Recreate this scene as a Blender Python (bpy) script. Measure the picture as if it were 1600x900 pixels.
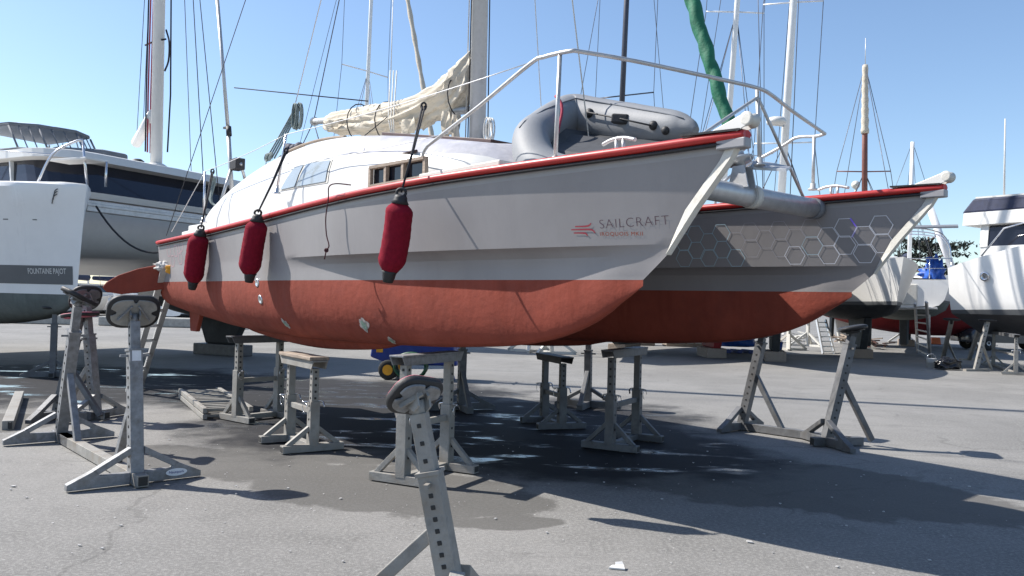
import bpy, bmesh, math, random
from mathutils import Vector, Matrix, noise
from mathutils.bvhtree import BVHTree
random.seed(7)
R=math.radians; PI=math.pi
scene=bpy.context.scene
for o in list(bpy.data.objects): bpy.data.objects.remove(o)
COL=scene.collection

# ------------------------------------------------------------------ camera
F_PX,PITCH,ROLL,EYE=1275.0,R(1.107),R(1.49),1.5
cam=bpy.data.objects.new('camera',bpy.data.cameras.new('camera')); COL.objects.link(cam)
cam.data.sensor_width=36; cam.data.lens=F_PX/1600*36; cam.data.clip_start=.05; cam.data.clip_end=6000
_F=Vector((0,math.cos(PITCH),math.sin(PITCH))); _U=Vector((0,-math.sin(PITCH),math.cos(PITCH))); _R=Vector((1,0,0))
_cr,_sr=math.cos(ROLL),math.sin(ROLL)
CR=_R*_cr+_U*_sr; CU=_U*_cr-_R*_sr
cam.matrix_world=Matrix(((CR.x,CU.x,-_F.x,0),(CR.y,CU.y,-_F.y,0),(CR.z,CU.z,-_F.z,EYE),(0,0,0,1)))
scene.camera=cam
scene.render.resolution_x=1024; scene.render.resolution_y=576

# ------------------------------------------------------------------ light
LDIR=Vector((.95,-.28,-1.0)).normalized()          # the way sunlight travels
w=bpy.data.worlds.new('World'); scene.world=w; w.use_nodes=True
nt=w.node_tree; bg=nt.nodes['Background']
sky=nt.nodes.new('ShaderNodeTexSky'); sky.sky_type='NISHITA'; sky.sun_disc=False
sky.sun_elevation=math.asin(-LDIR.z); sky.sun_rotation=math.atan2(-LDIR.x,-LDIR.y)
sky.air_density=1.0; sky.dust_density=.5; sky.ozone_density=3.0
nt.links.new(sky.outputs[0],bg.inputs[0]); bg.inputs[1].default_value=.115
sl=bpy.data.lights.new('sun','SUN'); sl.energy=5.0; sl.angle=R(.5); sl.color=(1,.95,.88)
so=bpy.data.objects.new('sun',sl); COL.objects.link(so); so.rotation_euler=LDIR.to_track_quat('-Z','Y').to_euler()
so.location=(-20,6,25)
scene.view_settings.view_transform='Standard'; scene.view_settings.look='None'
scene.view_settings.exposure=0.72; scene.view_settings.gamma=1; scene.view_settings.use_curve_mapping=False

# ------------------------------------------------------------------ pixel helpers (photo pixels 1600x900 -> world)
CAMP=Vector((0,0,EYE))
def ray(px,py):
    X,Y=px-800,py-450
    u=X*_cr+Y*_sr; v=-X*_sr+Y*_cr
    d=_R*u-_U*v+_F*F_PX
    return d/d.y
def at(px,py,d): return CAMP+ray(px,py)*d
def gp(px,py,z=0):
    d=ray(px,py); return CAMP+d*((z-EYE)/d.z)
class Frame:
    """local axes: x forward (bow), y to the far side, z up; u = -x measured aft from the bow"""
    def __init__(s,x0,y0,yaw): s.x0,s.y0,s.yaw=x0,y0,R(yaw); s.c,s.s=math.cos(s.yaw),math.sin(s.yaw)
    def pl(s,px,py,v):
        d=ray(px,py); t=(v+s.x0*s.s+s.y0*s.c)/(d.x*s.s+d.y*s.c); P=CAMP+d*t
        return s.loc(P)
    def loc(s,P):
        dx,dy=P.x-s.x0,P.y-s.y0
        return Vector((dx*s.c-dy*s.s, dx*s.s+dy*s.c, P.z))
    def place(s,root): root.location=(s.x0,s.y0,0); root.rotation_euler=(0,0,-s.yaw)

# ------------------------------------------------------------------ materials
MATS={}
def mat(name,col,rough=.5,metal=0,var=.12,scale=6,bump=0,bscale=60,spec=.5,dirt=None,dscale=3,damt=.5,coat=0,stretch=None,streak=0,sscale=7):
    if name in MATS: return MATS[name]
    m=bpy.data.materials.new(name); m.use_nodes=True; t=m.node_tree; N=t.nodes; L=t.links
    b=N['Principled BSDF']; b.inputs['Roughness'].default_value=rough; b.inputs['Metallic'].default_value=metal
    b.inputs['Specular IOR Level'].default_value=spec; b.inputs['Coat Weight'].default_value=coat
    tc=N.new('ShaderNodeTexCoord'); vec=tc.outputs['Object']
    if stretch:
        mp=N.new('ShaderNodeMapping'); mp.inputs['Scale'].default_value=stretch; L.new(vec,mp.inputs[0]); vec=mp.outputs[0]
    n=N.new('ShaderNodeTexNoise'); n.inputs['Scale'].default_value=scale; n.inputs['Detail'].default_value=6; n.inputs['Roughness'].default_value=.65
    L.new(vec,n.inputs['Vector'])
    r=N.new('ShaderNodeValToRGB'); r.color_ramp.elements[0].position=.3; r.color_ramp.elements[1].position=.7
    r.color_ramp.elements[0].color=tuple(max(0,c*(1-var)) for c in col)+(1,); r.color_ramp.elements[1].color=tuple(min(1,c*(1+var)) for c in col)+(1,)
    L.new(n.outputs['Fac'],r.inputs[0]); out=r.outputs[0]
    if dirt:
        n2=N.new('ShaderNodeTexNoise'); n2.inputs['Scale'].default_value=dscale; n2.inputs['Detail'].default_value=8; n2.inputs['Roughness'].default_value=.7
        L.new(vec,n2.inputs['Vector'])
        mr=N.new('ShaderNodeMapRange'); mr.inputs[1].default_value=.5; mr.inputs[2].default_value=.72; mr.inputs[4].default_value=damt
        L.new(n2.outputs['Fac'],mr.inputs[0])
        mx=N.new('ShaderNodeMix'); mx.data_type='RGBA'; L.new(mr.outputs[0],mx.inputs['Factor']); L.new(out,mx.inputs['A']); mx.inputs['B'].default_value=tuple(dirt)+(1,)
        out=mx.outputs['Result']
    if streak:
        ms=N.new('ShaderNodeMapping'); ms.inputs['Scale'].default_value=(sscale,sscale,sscale*.07); L.new(tc.outputs['Object'],ms.inputs[0])
        n4=N.new('ShaderNodeTexNoise'); n4.inputs['Scale'].default_value=1; n4.inputs['Detail'].default_value=7; n4.inputs['Roughness'].default_value=.7; L.new(ms.outputs[0],n4.inputs['Vector'])
        m4=N.new('ShaderNodeMapRange'); m4.inputs[1].default_value=.52; m4.inputs[2].default_value=.74; m4.inputs[4].default_value=streak; L.new(n4.outputs['Fac'],m4.inputs[0])
        x4=N.new('ShaderNodeMix'); x4.data_type='RGBA'; L.new(m4.outputs[0],x4.inputs['Factor']); L.new(out,x4.inputs['A']); x4.inputs['B'].default_value=tuple(c*.45 for c in col)+(1,); out=x4.outputs['Result']
        r4=N.new('ShaderNodeMapRange'); r4.inputs[1].default_value=.3; r4.inputs[2].default_value=.7; r4.inputs[3].default_value=rough*.85; r4.inputs[4].default_value=min(1,rough*1.2); L.new(n4.outputs['Fac'],r4.inputs[0]); L.new(r4.outputs[0],b.inputs['Roughness'])
    L.new(out,b.inputs['Base Color'])
    if bump:
        n3=N.new('ShaderNodeTexNoise'); n3.inputs['Scale'].default_value=bscale; n3.inputs['Detail'].default_value=4; L.new(vec,n3.inputs['Vector'])
        bp=N.new('ShaderNodeBump'); bp.inputs['Strength'].default_value=bump; bp.inputs['Distance'].default_value=.01
        L.new(n3.outputs['Fac'],bp.inputs['Height']); L.new(bp.outputs[0],b.inputs['Normal'])
    MATS[name]=m; return m
def clear(name,col,alpha,rough=.1):
    if name in MATS: return MATS[name]
    m=mat(name,col,rough,0,.05); m.node_tree.nodes['Principled BSDF'].inputs['Alpha'].default_value=alpha; return m
GREY=mat('hull_grey',(.255,.242,.245),.45,0,.05,2.5,.06,9,dirt=(.207,.197,.199),dscale=1.6,damt=.45,stretch=(1,1,.6),streak=.09,sscale=5)
GREY2=mat('hull_strip_grey',(.29,.285,.295),.45,0,.06,4)
ANTI=mat('antifouling_red',(.238,.052,.033),.8,0,.16,2.2,.45,16,dirt=(.15,.037,.028),dscale=2.6,damt=.5,spec=.25,streak=.28,sscale=8)
RAIL=mat('rail_red',(.42,.026,.024),.4,0,.15,8)
RUBBER=mat('black_rubber',(.018,.018,.02),.6,0,.3,20,.2,60)
WHITE=mat('white_gelcoat',(.62,.61,.585),.35,0,.04,3,dirt=(.5,.485,.45),dscale=3,damt=.35)
OFFW=mat('weathered_white',(.56,.545,.50),.55,0,.08,9,.2,40,dirt=(.4,.36,.3),dscale=9,damt=.7)
PRIMER=mat('patched_primer',(.36,.36,.40),.7,0,.2,5,.2,30,dirt=(.55,.54,.54),dscale=4,damt=.8)
ALU=mat('aluminium',(.48,.48,.48),.42,.5,.12,12,.1,80,dirt=(.28,.27,.26),dscale=7,damt=.5)
STEEL=mat('stainless_steel',(.68,.68,.70),.25,.85,.05,9)
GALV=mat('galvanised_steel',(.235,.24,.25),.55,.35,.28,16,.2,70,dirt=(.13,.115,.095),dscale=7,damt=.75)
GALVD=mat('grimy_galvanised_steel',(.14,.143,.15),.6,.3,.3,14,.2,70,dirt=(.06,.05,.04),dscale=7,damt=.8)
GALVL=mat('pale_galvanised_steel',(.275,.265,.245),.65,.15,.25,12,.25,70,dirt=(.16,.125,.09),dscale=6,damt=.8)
HOLE=mat('hole_dark',(.028,.027,.026),.8,0,.1)
WOOD=mat('old_wood',(.30,.24,.19),.8,0,.3,14,.4,60,dirt=(.14,.11,.09),dscale=8,damt=.7,stretch=(.4,4,4))
BROWN=mat('varnished_brown',(.07,.035,.03),.5,0,.3,10)
FENDER=mat('crimson_fleece',(.20,.008,.022),.9,0,.18,30,.4,160,spec=.15)
ROPEB=mat('black_rope',(.016,.016,.022),.8,0,.4,60,.4,200)
ROPEG=mat('grey_green_rope',(.16,.20,.20),.85,0,.4,60,.4,200)
ROPEW=mat('white_rope',(.62,.60,.56),.8,0,.2,60)
ROPER=mat('red_rope',(.34,.03,.06),.8,0,.45,90)
WIRE=mat('rigging_wire',(.10,.10,.115),.4,.6,.2,10)
WIREL=mat('pale_rigging_wire',(.62,.62,.62),.4,.3,.1,10)
BRIGHT=mat('bright_gelcoat',(.80,.79,.77),.3,0,.03,3,streak=.10,sscale=3)
CANVAS=mat('cream_sailcloth',(.53,.475,.39),.85,0,.14,5,1.0,16,dirt=(.40,.345,.27),dscale=5,damt=.55,stretch=(.3,1.4,1.4))
GREENC=mat('green_canvas',(.008,.125,.066),.7,0,.25,12,.4,40)
PVC=mat('grey_inflatable_fabric',(.20,.208,.222),.62,0,.08,6,.1,60)
PVCD=mat('dark_grey_fabric',(.05,.053,.06),.7,0,.2,9)
GLASS=mat('tinted_glass',(.012,.014,.022),.06,0,.2,2)
PALEGL=mat('pale_window',(.33,.38,.41),.12,0,.06,2,coat=.5)
NAVY=mat('navy_canvas',(.016,.022,.055),.7,0,.3,8)
BLUE=mat('royal_blue',(.008,.03,.20),.45,0,.2,8)
BLUET=mat('blue_tarpaulin',(.01,.075,.36),.5,0,.25,7,.5,20)
YELLOW=mat('yellow_plastic',(.75,.33,.015),.5,0,.15,12)
GREENH=mat('green_hose',(.015,.07,.03),.5,0,.4,18)
TRANSP=clear('clear_vinyl',(.72,.78,.82),.14)
GREYCAN=mat('grey_canvas',(.15,.16,.18),.8,0,.15,9)
BOTTOMD=mat('dark_antifouling',(.028,.032,.036),.75,0,.3,2.2,.2,20,dirt=(.07,.075,.08),dscale=2,damt=.7)
BOTTOMG=mat('grey_green_antifouling',(.11,.125,.115),.75,0,.25,1.6,.2,18,dirt=(.2,.21,.2),dscale=1.4,damt=.7,streak=.4,sscale=4)
REDHULL=mat('oxide_red_hull',(.22,.018,.02),.7,0,.2,2,.2,20)
STRIPE=mat('grey_stripe',(.11,.115,.12),.5,0,.06,3)
CONC=mat('concrete',(.36,.35,.32),.85,0,.2,6,.4,40)
TYRE=mat('tyre_black',(.02,.02,.02),.85,0,.3,20)
CARP=mat('car_paint_slate',(.05,.058,.07),.25,.3,.05,3,coat=.6)
BARK=mat('bark',(.09,.065,.05),.9,0,.3,8,.5,30)
LEAF=mat('cypress_foliage',(.016,.022,.016),.9,0,.5,1.5)
MASTB=mat('brown_mast',(.16,.055,.04),.5,0,.2,6)
MASTD=mat('dark_mast',(.055,.058,.075),.4,.3,.15,6)
INK=mat('decal_plum',(.065,.028,.05),.4,0,.1)
INKR=mat('decal_red',(.30,.03,.05),.4,0,.1)
INKO=mat('decal_copper',(.25,.045,.02),.4,.0,.25,4)
HEXC=mat('decal_cyan',(.44,.58,.66),.3,.2,.2,3)
HEXW=mat('decal_silver',(.66,.68,.74),.3,.2,.1,3)
HEXF=mat('decal_faint',(.40,.40,.45),.3,.2,.1,3)
HEXV=mat('decal_violet',(.26,.17,.85),.3,.1,.1,3)
HEXP=mat('decal_pink',(.62,.33,.38),.35,.1,.15,3)
BLACKBAG=mat('black_plastic_bag',(.012,.012,.014),.22,0,.3,8,.6,18)
ORANGE=mat('orange_plastic',(.6,.12,.02),.5,0,.1)
LABELW=mat('sticker_white',(.72,.74,.76),.5,0,.08,20)
PINKR=mat('pink_rubber',(.42,.10,.14),.7,0,.2,12)
STAIN=mat('filler_green',(.22,.30,.24),.7,0,.4,30)

# ------------------------------------------------------------------ mesh builder
class MB:
    def __init__(s): s.v=[]; s.f=[]; s.m=[]; s.sm=[]
    def add(s,vs,fs,mi=0,smooth=False):
        o=len(s.v); s.v+=[Vector(v) for v in vs]
        for f in fs: s.f.append(tuple(i+o for i in f)); s.m.append(mi); s.sm.append(smooth)
        return s
    def box(s,c,size,rot=None,mi=0):
        c=Vector(c); hx,hy,hz=[a/2 for a in size]; M=rot or Matrix.Identity(3)
        vs=[c+M@Vector((x,y,z)) for x in(-hx,hx) for y in(-hy,hy) for z in(-hz,hz)]
        return s.add(vs,[(0,1,3,2),(4,6,7,5),(0,4,5,1),(2,3,7,6),(0,2,6,4),(1,5,7,3)],mi)
    def bar(s,a,b,wd,ht,up=(0,0,1),mi=0):
        a,b=Vector(a),Vector(b); d=b-a; L=d.length; x=d/L; up=Vector(up)
        y=up.cross(x)
        if y.length<1e-4: y=Vector((0,1,0)).cross(x)
        y.normalize(); z=x.cross(y)
        M=Matrix((x,y,z)).transposed()
        return s.box((a+b)/2,(L,wd,ht),M,mi)
    def tube(s,pts,r,seg=8,mi=0,cap=True,flat=None,smooth=True):
        pts=[Vector(p) for p in pts]; n=len(pts); rs=r if isinstance(r,(list,tuple)) else [r]*n
        vs=[]; prev=None
        for i,p in enumerate(pts):
            t=(pts[min(i+1,n-1)]-pts[max(i-1,0)]); t.normalize()
            if prev is None:
                a=Vector((0,0,1)) if abs(t.z)<.9 else Vector((1,0,0)); x=a.cross(t).normalized()
            else:
                x=prev-t*prev.dot(t)
                if x.length<1e-5: x=Vector((0,0,1)).cross(t)
                x.normalize()
            prev=x; y=t.cross(x)
            for k in range(seg):
                an=2*PI*k/seg; vs.append(p+(x*math.cos(an)+y*math.sin(an)*(flat or 1))*rs[i])
        fs=[(i*seg+k,i*seg+(k+1)%seg,(i+1)*seg+(k+1)%seg,(i+1)*seg+k) for i in range(n-1) for k in range(seg)]
        s.add(vs,fs,mi,smooth)
        if cap:
            o=len(s.v)-n*seg
            s.f.append(tuple(o+k for k in reversed(range(seg)))); s.m.append(mi); s.sm.append(False)
            s.f.append(tuple(o+(n-1)*seg+k for k in range(seg))); s.m.append(mi); s.sm.append(False)
        return s
    def lathe(s,prof,o,axis=(0,0,1),seg=20,mi=0,smooth=True):
        o=Vector(o); ax=Vector(axis).normalized()
        a=Vector((1,0,0)) if abs(ax.x)<.9 else Vector((0,1,0)); x=(a-ax*a.dot(ax)).normalized(); y=ax.cross(x)
        vs=[]; n=len(prof)
        for r,z in prof:
            for k in range(seg):
                an=2*PI*k/seg; vs.append(o+ax*z+(x*math.cos(an)+y*math.sin(an))*r)
        fs=[(i*seg+k,i*seg+(k+1)%seg,(i+1)*seg+(k+1)%seg,(i+1)*seg+k) for i in range(n-1) for k in range(seg)]
        s.add(vs,fs,mi,smooth); ob=len(s.v)-n*seg
        if prof[0][0]>1e-4: s.f.append(tuple(ob+k for k in reversed(range(seg)))); s.m.append(mi); s.sm.append(False)
        if prof[-1][0]>1e-4: s.f.append(tuple(ob+(n-1)*seg+k for k in range(seg))); s.m.append(mi); s.sm.append(False)
        return s
    def prism(s,poly,off,mi=0):
        poly=[Vector(p) for p in poly]; off=Vector(off); n=len(poly)
        vs=poly+[p+off for p in poly]
        fs=[tuple(reversed(range(n))),tuple(range(n,2*n))]+[(i,(i+1)%n,n+(i+1)%n,n+i) for i in range(n)]
        return s.add(vs,fs,mi)
    def grid(s,rows,mi=0,smooth=True,wrap=False,mif=None):
        n=len(rows[0]); vs=[p for r in rows for p in r]; base=len(s.v); s.v+=[Vector(v) for v in vs]
        for i in range(len(rows)-1):
            for k in range(n if wrap else n-1):
                k2=(k+1)%n
                s.f.append((base+i*n+k,base+i*n+k2,base+(i+1)*n+k2,base+(i+1)*n+k)); s.m.append(mif(i,k) if mif else mi); s.sm.append(smooth)
        return s
    def build(s,name,mats,parent=None,bevel=0,label=None,weld=False,sharp=None):
        mats=mats if isinstance(mats,(list,tuple)) else [mats]
        me=bpy.data.meshes.new(name); me.from_pydata(s.v,[],s.f); 
        for m in mats: me.materials.append(m)
        me.polygons.foreach_set('material_index',s.m); me.polygons.foreach_set('use_smooth',s.sm)
        bm=bmesh.new(); bm.from_mesh(me)
        if weld: bmesh.ops.remove_doubles(bm,verts=bm.verts,dist=1e-4)
        bmesh.ops.recalc_face_normals(bm,faces=bm.faces)
        if sharp:
            for e in bm.edges:
                if len(e.link_faces)==2 and e.calc_face_angle(0)>sharp: e.smooth=False
        bm.to_mesh(me); bm.free(); me.update()
        o=bpy.data.objects.new(name,me); COL.objects.link(o)
        if parent: o.parent=parent
        if label: o['label']=label
        if bevel:
            b=o.modifiers.new('bevel','BEVEL'); b.width=bevel; b.segments=2; b.limit_method='ANGLE'; b.angle_limit=R(40)
        return o
def tag(o,label,cat,group=None):
    o['label']=label; o['category']=cat
    if group: o['group']=group
    return o
def thing(name,label,cat,loc=(0,0,0),rotz=0,group=None):
    o=bpy.data.objects.new(name,None); COL.objects.link(o); o.empty_display_size=.2
    o.location=loc; o.rotation_euler=(0,0,rotz); return tag(o,label,cat,group)
def single(name,mb,mats,label,cat,group=None,bevel=0,sharp=None):
    xs=[v.x for v in mb.v]; ys=[v.y for v in mb.v]; zs=[v.z for v in mb.v]
    b=Vector(((min(xs)+max(xs))/2,(min(ys)+max(ys))/2,min(zs)))
    mb.v=[v-b for v in mb.v]; o=mb.build(name,mats,None,bevel,sharp=sharp); o.location=b; return tag(o,label,cat,group)
def struct(name,mb,mats):
    o=mb.build(name,mats); o['kind']='structure'; return o
def dup(root,loc,rotz,label,group=None):
    r=root.copy(); COL.objects.link(r); r.location=loc; r.rotation_euler=(0,0,rotz); r['label']=label
    if group: r['group']=group
    def rec(a,b):
        for ch in list(a.children):
            c=ch.copy(); COL.objects.link(c); c.parent=b; rec(ch,c)
    rec(root,r); return r
def lerp(a,b,t): return a+(b-a)*t
def table(tb,x):
    if x<=tb[0][0]: return tb[0][1]
    for (a,p),(b,q) in zip(tb,tb[1:]):
        if x<=b:
            t=(x-a)/(b-a); return p+(q-p)*t
    return tb[-1][1]
def cat(tb,x):      # smooth table lookup
    e=.18; return (table(tb,x-e)+2*table(tb,x)+table(tb,x+e))/4
def spline(pts,n=8):
    pts=[Vector(p) for p in pts]; out=[]
    P=[2*pts[0]-pts[1]]+pts+[2*pts[-1]-pts[-2]]
    for i in range(1,len(P)-2):
        for k in range(n):
            t=k/n; a,b,c,d=P[i-1],P[i],P[i+1],P[i+2]
            out.append(.5*((2*b)+(c-a)*t+(2*a-5*b+4*c-d)*t*t+(3*b-a-3*c+d)*t**3))
    out.append(pts[-1]); return out
def sag(a,b,s,n=10):
    a,b=Vector(a),Vector(b); return [a.lerp(b,i/n)-Vector((0,0,s*4*(i/n)*(1-i/n))) for i in range(n+1)]
def text_mesh(body,thin=0,spacing=1):
    cu=bpy.data.curves.new('lettering','FONT'); cu.body=body; cu.size=1; cu.offset=thin; cu.space_character=spacing; cu.resolution_u=4
    ob=bpy.data.objects.new('lettering',cu); COL.objects.link(ob)
    bpy.context.view_layer.update()
    me=bpy.data.meshes.new_from_object(ob.evaluated_get(bpy.context.evaluated_depsgraph_get()))
    vs=[v.co.copy() for v in me.vertices]; fs=[tuple(p.vertices) for p in me.polygons]
    bpy.data.objects.remove(ob); bpy.data.curves.remove(cu); bpy.data.meshes.remove(me)
    x0=min(v.x for v in vs); x1=max(v.x for v in vs); y0=min(v.y for v in vs); y1=max(v.y for v in vs)
    return [((v.x-x0)/(x1-x0),(v.y-y0)/(y1-y0)) for v in vs],fs,(x1-x0)/(y1-y0)

#@@GROUND
# ------------------------------------------------------------------ ground
def ground_material():
    m=bpy.data.materials.new('yard_asphalt'); m.use_nodes=True; t=m.node_tree; N=t.nodes; L=t.links; b=N['Principled BSDF']
    tc=N.new('ShaderNodeTexCoord'); P=tc.outputs['Object']
    def nz(scale,det=6,rough=.6,vec=P):
        n=N.new('ShaderNodeTexNoise'); n.inputs['Scale'].default_value=scale; n.inputs['Detail'].default_value=det; n.inputs['Roughness'].default_value=rough; L.new(vec,n.inputs['Vector']); return n.outputs['Fac']
    def mth(op,a,c=None,clamp=False):
        n=N.new('ShaderNodeMath'); n.operation=op; n.use_clamp=clamp
        for i,x in enumerate((a,c)):
            if x is None: continue
            if isinstance(x,(int,float)): n.inputs[i].default_value=x
            else: L.new(x,n.inputs[i])
        return n.outputs[0]
    def rng(x,a,c,lo=0,hi=1):
        n=N.new('ShaderNodeMapRange'); n.interpolation_type='SMOOTHSTEP'; L.new(x,n.inputs[0])
        for i,v in enumerate((a,c,lo,hi)): n.inputs[i+1].default_value=v
        return n.outputs[0]
    def mix(f,A,B):
        n=N.new('ShaderNodeMix'); n.data_type='RGBA'
        for s_,x in (('Factor',f),('A',A),('B',B)):
            if isinstance(x,tuple): n.inputs[s_].default_value=x+(1,)
            elif isinstance(x,(int,float)): n.inputs[s_].default_value=x
            else: L.new(x,n.inputs[s_])
        return n.outputs['Result']
    def blobs(lst):
        cur=None
        for cx,cy,rx,ry,a in lst:
            mp=N.new('ShaderNodeMapping'); mp.vector_type='TEXTURE'; mp.inputs['Location'].default_value=(cx,cy,0); mp.inputs['Rotation'].default_value=(0,0,R(a)); mp.inputs['Scale'].default_value=(rx,ry,1)
            L.new(P,mp.inputs[0]); ln=N.new('ShaderNodeVectorMath'); ln.operation='LENGTH'; L.new(mp.outputs[0],ln.inputs[0])
            v=mth('SUBTRACT',1.0,ln.outputs['Value']); cur=v if cur is None else mth('MAXIMUM',cur,v)
        return cur
    big=nz(.35,8,.62); mid=nz(2.2,8,.65); fine=nz(38,4,.7); grit=nz(150,2,.6)
    col=mix(rng(big,.35,.66),(.160,.156,.148),(.226,.220,.209))
    col=mix(mth('MULTIPLY',rng(mid,.45,.75),.5),col,(.108,.105,.10))
    col=mix(mth('MULTIPLY',rng(fine,.42,.66),.6),col,(.31,.302,.285))
    col=mix(mth('MULTIPLY',rng(grit,.5,.66),.6),col,(.055,.055,.055))
    # pale scuffs and specks of old paint
    vo=N.new('ShaderNodeTexVoronoi'); vo.inputs['Scale'].default_value=9; L.new(P,vo.inputs['Vector'])
    spk=mth('MULTIPLY',mth('LESS_THAN',vo.outputs['Distance'],.07),rng(nz(1.1,3),.5,.62))
    col=mix(spk,col,(.5,.49,.47))
    # damp stains (dry film left by washing down) plus painted darkening of the boat's shadow
    drk=mth('ADD',blobs(STAINS_SHADE),mth('MULTIPLY',mth('SUBTRACT',nz(1.6,7,.65),.5),1.1))
    drkf=rng(drk,.06,.2,0,.7)
    # hairline cracks and tyre marks
    nd=N.new('ShaderNodeTexNoise'); nd.inputs['Scale'].default_value=.8; nd.inputs['Detail'].default_value=5; L.new(P,nd.inputs['Vector'])
    va=N.new('ShaderNodeVectorMath'); va.operation='MULTIPLY_ADD'; L.new(nd.outputs['Color'],va.inputs[0]); va.inputs[1].default_value=(1.3,1.3,0); L.new(P,va.inputs[2])
    vc=N.new('ShaderNodeTexVoronoi'); vc.feature='DISTANCE_TO_EDGE'; vc.inputs['Scale'].default_value=.32; L.new(va.outputs[0],vc.inputs['Vector'])
    crk=mth('MULTIPLY',rng(vc.outputs['Distance'],.006,.001),rng(nz(.5,3),.46,.56))
    col=mix(mth('MULTIPLY',crk,.3),col,(.05,.048,.045))
    mt2=N.new('ShaderNodeMapping'); mt2.inputs['Rotation'].default_value=(0,0,R(-28)); mt2.inputs['Scale'].default_value=(.12,3.2,1); L.new(P,mt2.inputs[0])
    ty=mth('MULTIPLY',rng(nz(1.0,5,.6,mt2.outputs[0]),.56,.68),rng(big,.42,.6))
    col=mix(mth('MULTIPLY',ty,.4),col,(.09,.088,.085))
    col=mix(drkf,col,(.068,.065,.06))
    # wet ground
    wt=mth('ADD',blobs(WET),mth('MULTIPLY',mth('SUBTRACT',nz(.9,8,.62),.5),1.0))
    wet=rng(wt,.0,.34)
    col=mix(mth("MULTIPLY",wet,.88),col,(.016,.017,.021))
    # running water: thin streaks stretched along the fall of the yard
    mp=N.new('ShaderNodeMapping'); mp.inputs['Rotation'].default_value=(0,0,R(20)); mp.inputs['Scale'].default_value=(.6,1.7,1); L.new(P,mp.inputs[0])
    st=nz(1.4,6,.6,mp.outputs[0])
    pud=mth('MULTIPLY',rng(wt,.16,.4),rng(st,.535,.64))
    L.new(col,b.inputs['Base Color'])
    rgh=mth('SUBTRACT',mth('SUBTRACT',.88,mth('MULTIPLY',wet,.12)),mth('MULTIPLY',pud,.70),True)
    L.new(mth('MAXIMUM',rgh,.03),b.inputs['Roughness'])
    L.new(mth('ADD',mth('SUBTRACT',.35,mth('MULTIPLY',wet,.27)),mth('MULTIPLY',pud,.42)),b.inputs['Specular IOR Level'])
    hb=mth('MULTIPLY',mth('ADD',mth('MULTIPLY',fine,.6),mth('MULTIPLY',grit,.4)),mth('SUBTRACT',mth('SUBTRACT',1.0,mth('MULTIPLY',pud,.72)),mth('MULTIPLY',wet,.2)))
    bp=N.new('ShaderNodeBump'); bp.inputs['Strength'].default_value=.55; bp.inputs['Distance'].default_value=.008; L.new(hb,bp.inputs['Height']); L.new(bp.outputs[0],b.inputs['Normal'])
    return m
WET=[(-8.0,13.8,7.0,3.6,-8),(-3.2,13.0,4.2,2.9,0),(.2,10.4,2.6,3.4,-30),(.9,8.6,2.2,2.0,-25),(-1.8,10.0,2.4,2.6,10)]
STAINS_SHADE=[(-1.0,6.6,1.5,.9,-25),(-.3,6.2,.8,.45,0),(-2.6,7.4,1.6,.7,-20),(-1.6,8.2,1.6,.9,0),(0.0,5.6,.5,.2,10),(-5.8,9.2,.8,1.0,0),(2.3,7.2,2.4,1.2,-25),(1.2,7.9,2.2,1.2,-20)]  # blobs under and right of the boat also paint its ground shadow darker
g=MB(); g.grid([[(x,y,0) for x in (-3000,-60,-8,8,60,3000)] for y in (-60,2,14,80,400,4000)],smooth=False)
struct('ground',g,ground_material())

#@@CAT
# ================================================================== the grey and red catamaran
BF=Frame(1.313,4.682,49.69); BW=2.72; LOA=9.1; ZWL=1.675; ZCH=1.895
SHEER=[(0,2.515),(.6,2.49),(1.2,2.475),(2.5,2.45),(3.5,2.42),(4.5,2.38),(5.7,2.32),(7,2.27),(9.2,2.22)]
STEM=[(1.0,1.30),(1.675,.73),(1.82,.55),(2.09,.34),(2.37,.09),(2.52,0),(2.7,-.05)]
KEEL=[(.73,1.675),(.85,1.56),(.97,1.47),(1.13,1.385),(1.33,1.31),(1.59,1.235),(2.01,1.175),(2.84,1.12),(3.85,1.09),(5.13,1.08),(6.78,1.12),(8.5,1.26),(9.2,1.34)]
def sheer(u): return cat(SHEER,u)
def stem(z): return table(STEM,z)
def full(d,L,p): d=max(0,min(d/L,1)); return 1-(1-d)**p
def taper(u): return 1-.14*max(0,(u-5)/4.2)**1.5
def stepk(u): t=max(0,min((u-3.2)/2.2,1)); return 1-t*t*(3-2*t)
def hw(u,z,lower=False):
    """half width of one hull at u aft, height z"""
    zs=sheer(u); d=u-stem(z)
    if d<=0: return 0
    if z>=ZCH and not lower:
        t=(z-ZCH)/(zs-ZCH); return lerp(.505,.54,t)*full(d,3.8,1.8)*taper(u)
    k=stepk(u); t=max(0,min((ZCH-z)/.10,1)); t=math.sin(t*PI/2)**.65
    wc=.505*full(u-stem(ZCH),3.8,1.8)*taper(u); lowf=(wc-min(.125,.5*wc)*k)*(1-(1-min(d/.35,1))**2)
    return lerp(min(wc,wc*(1-(1-min(d/.10,1))**2)),lowf,t)
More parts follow.
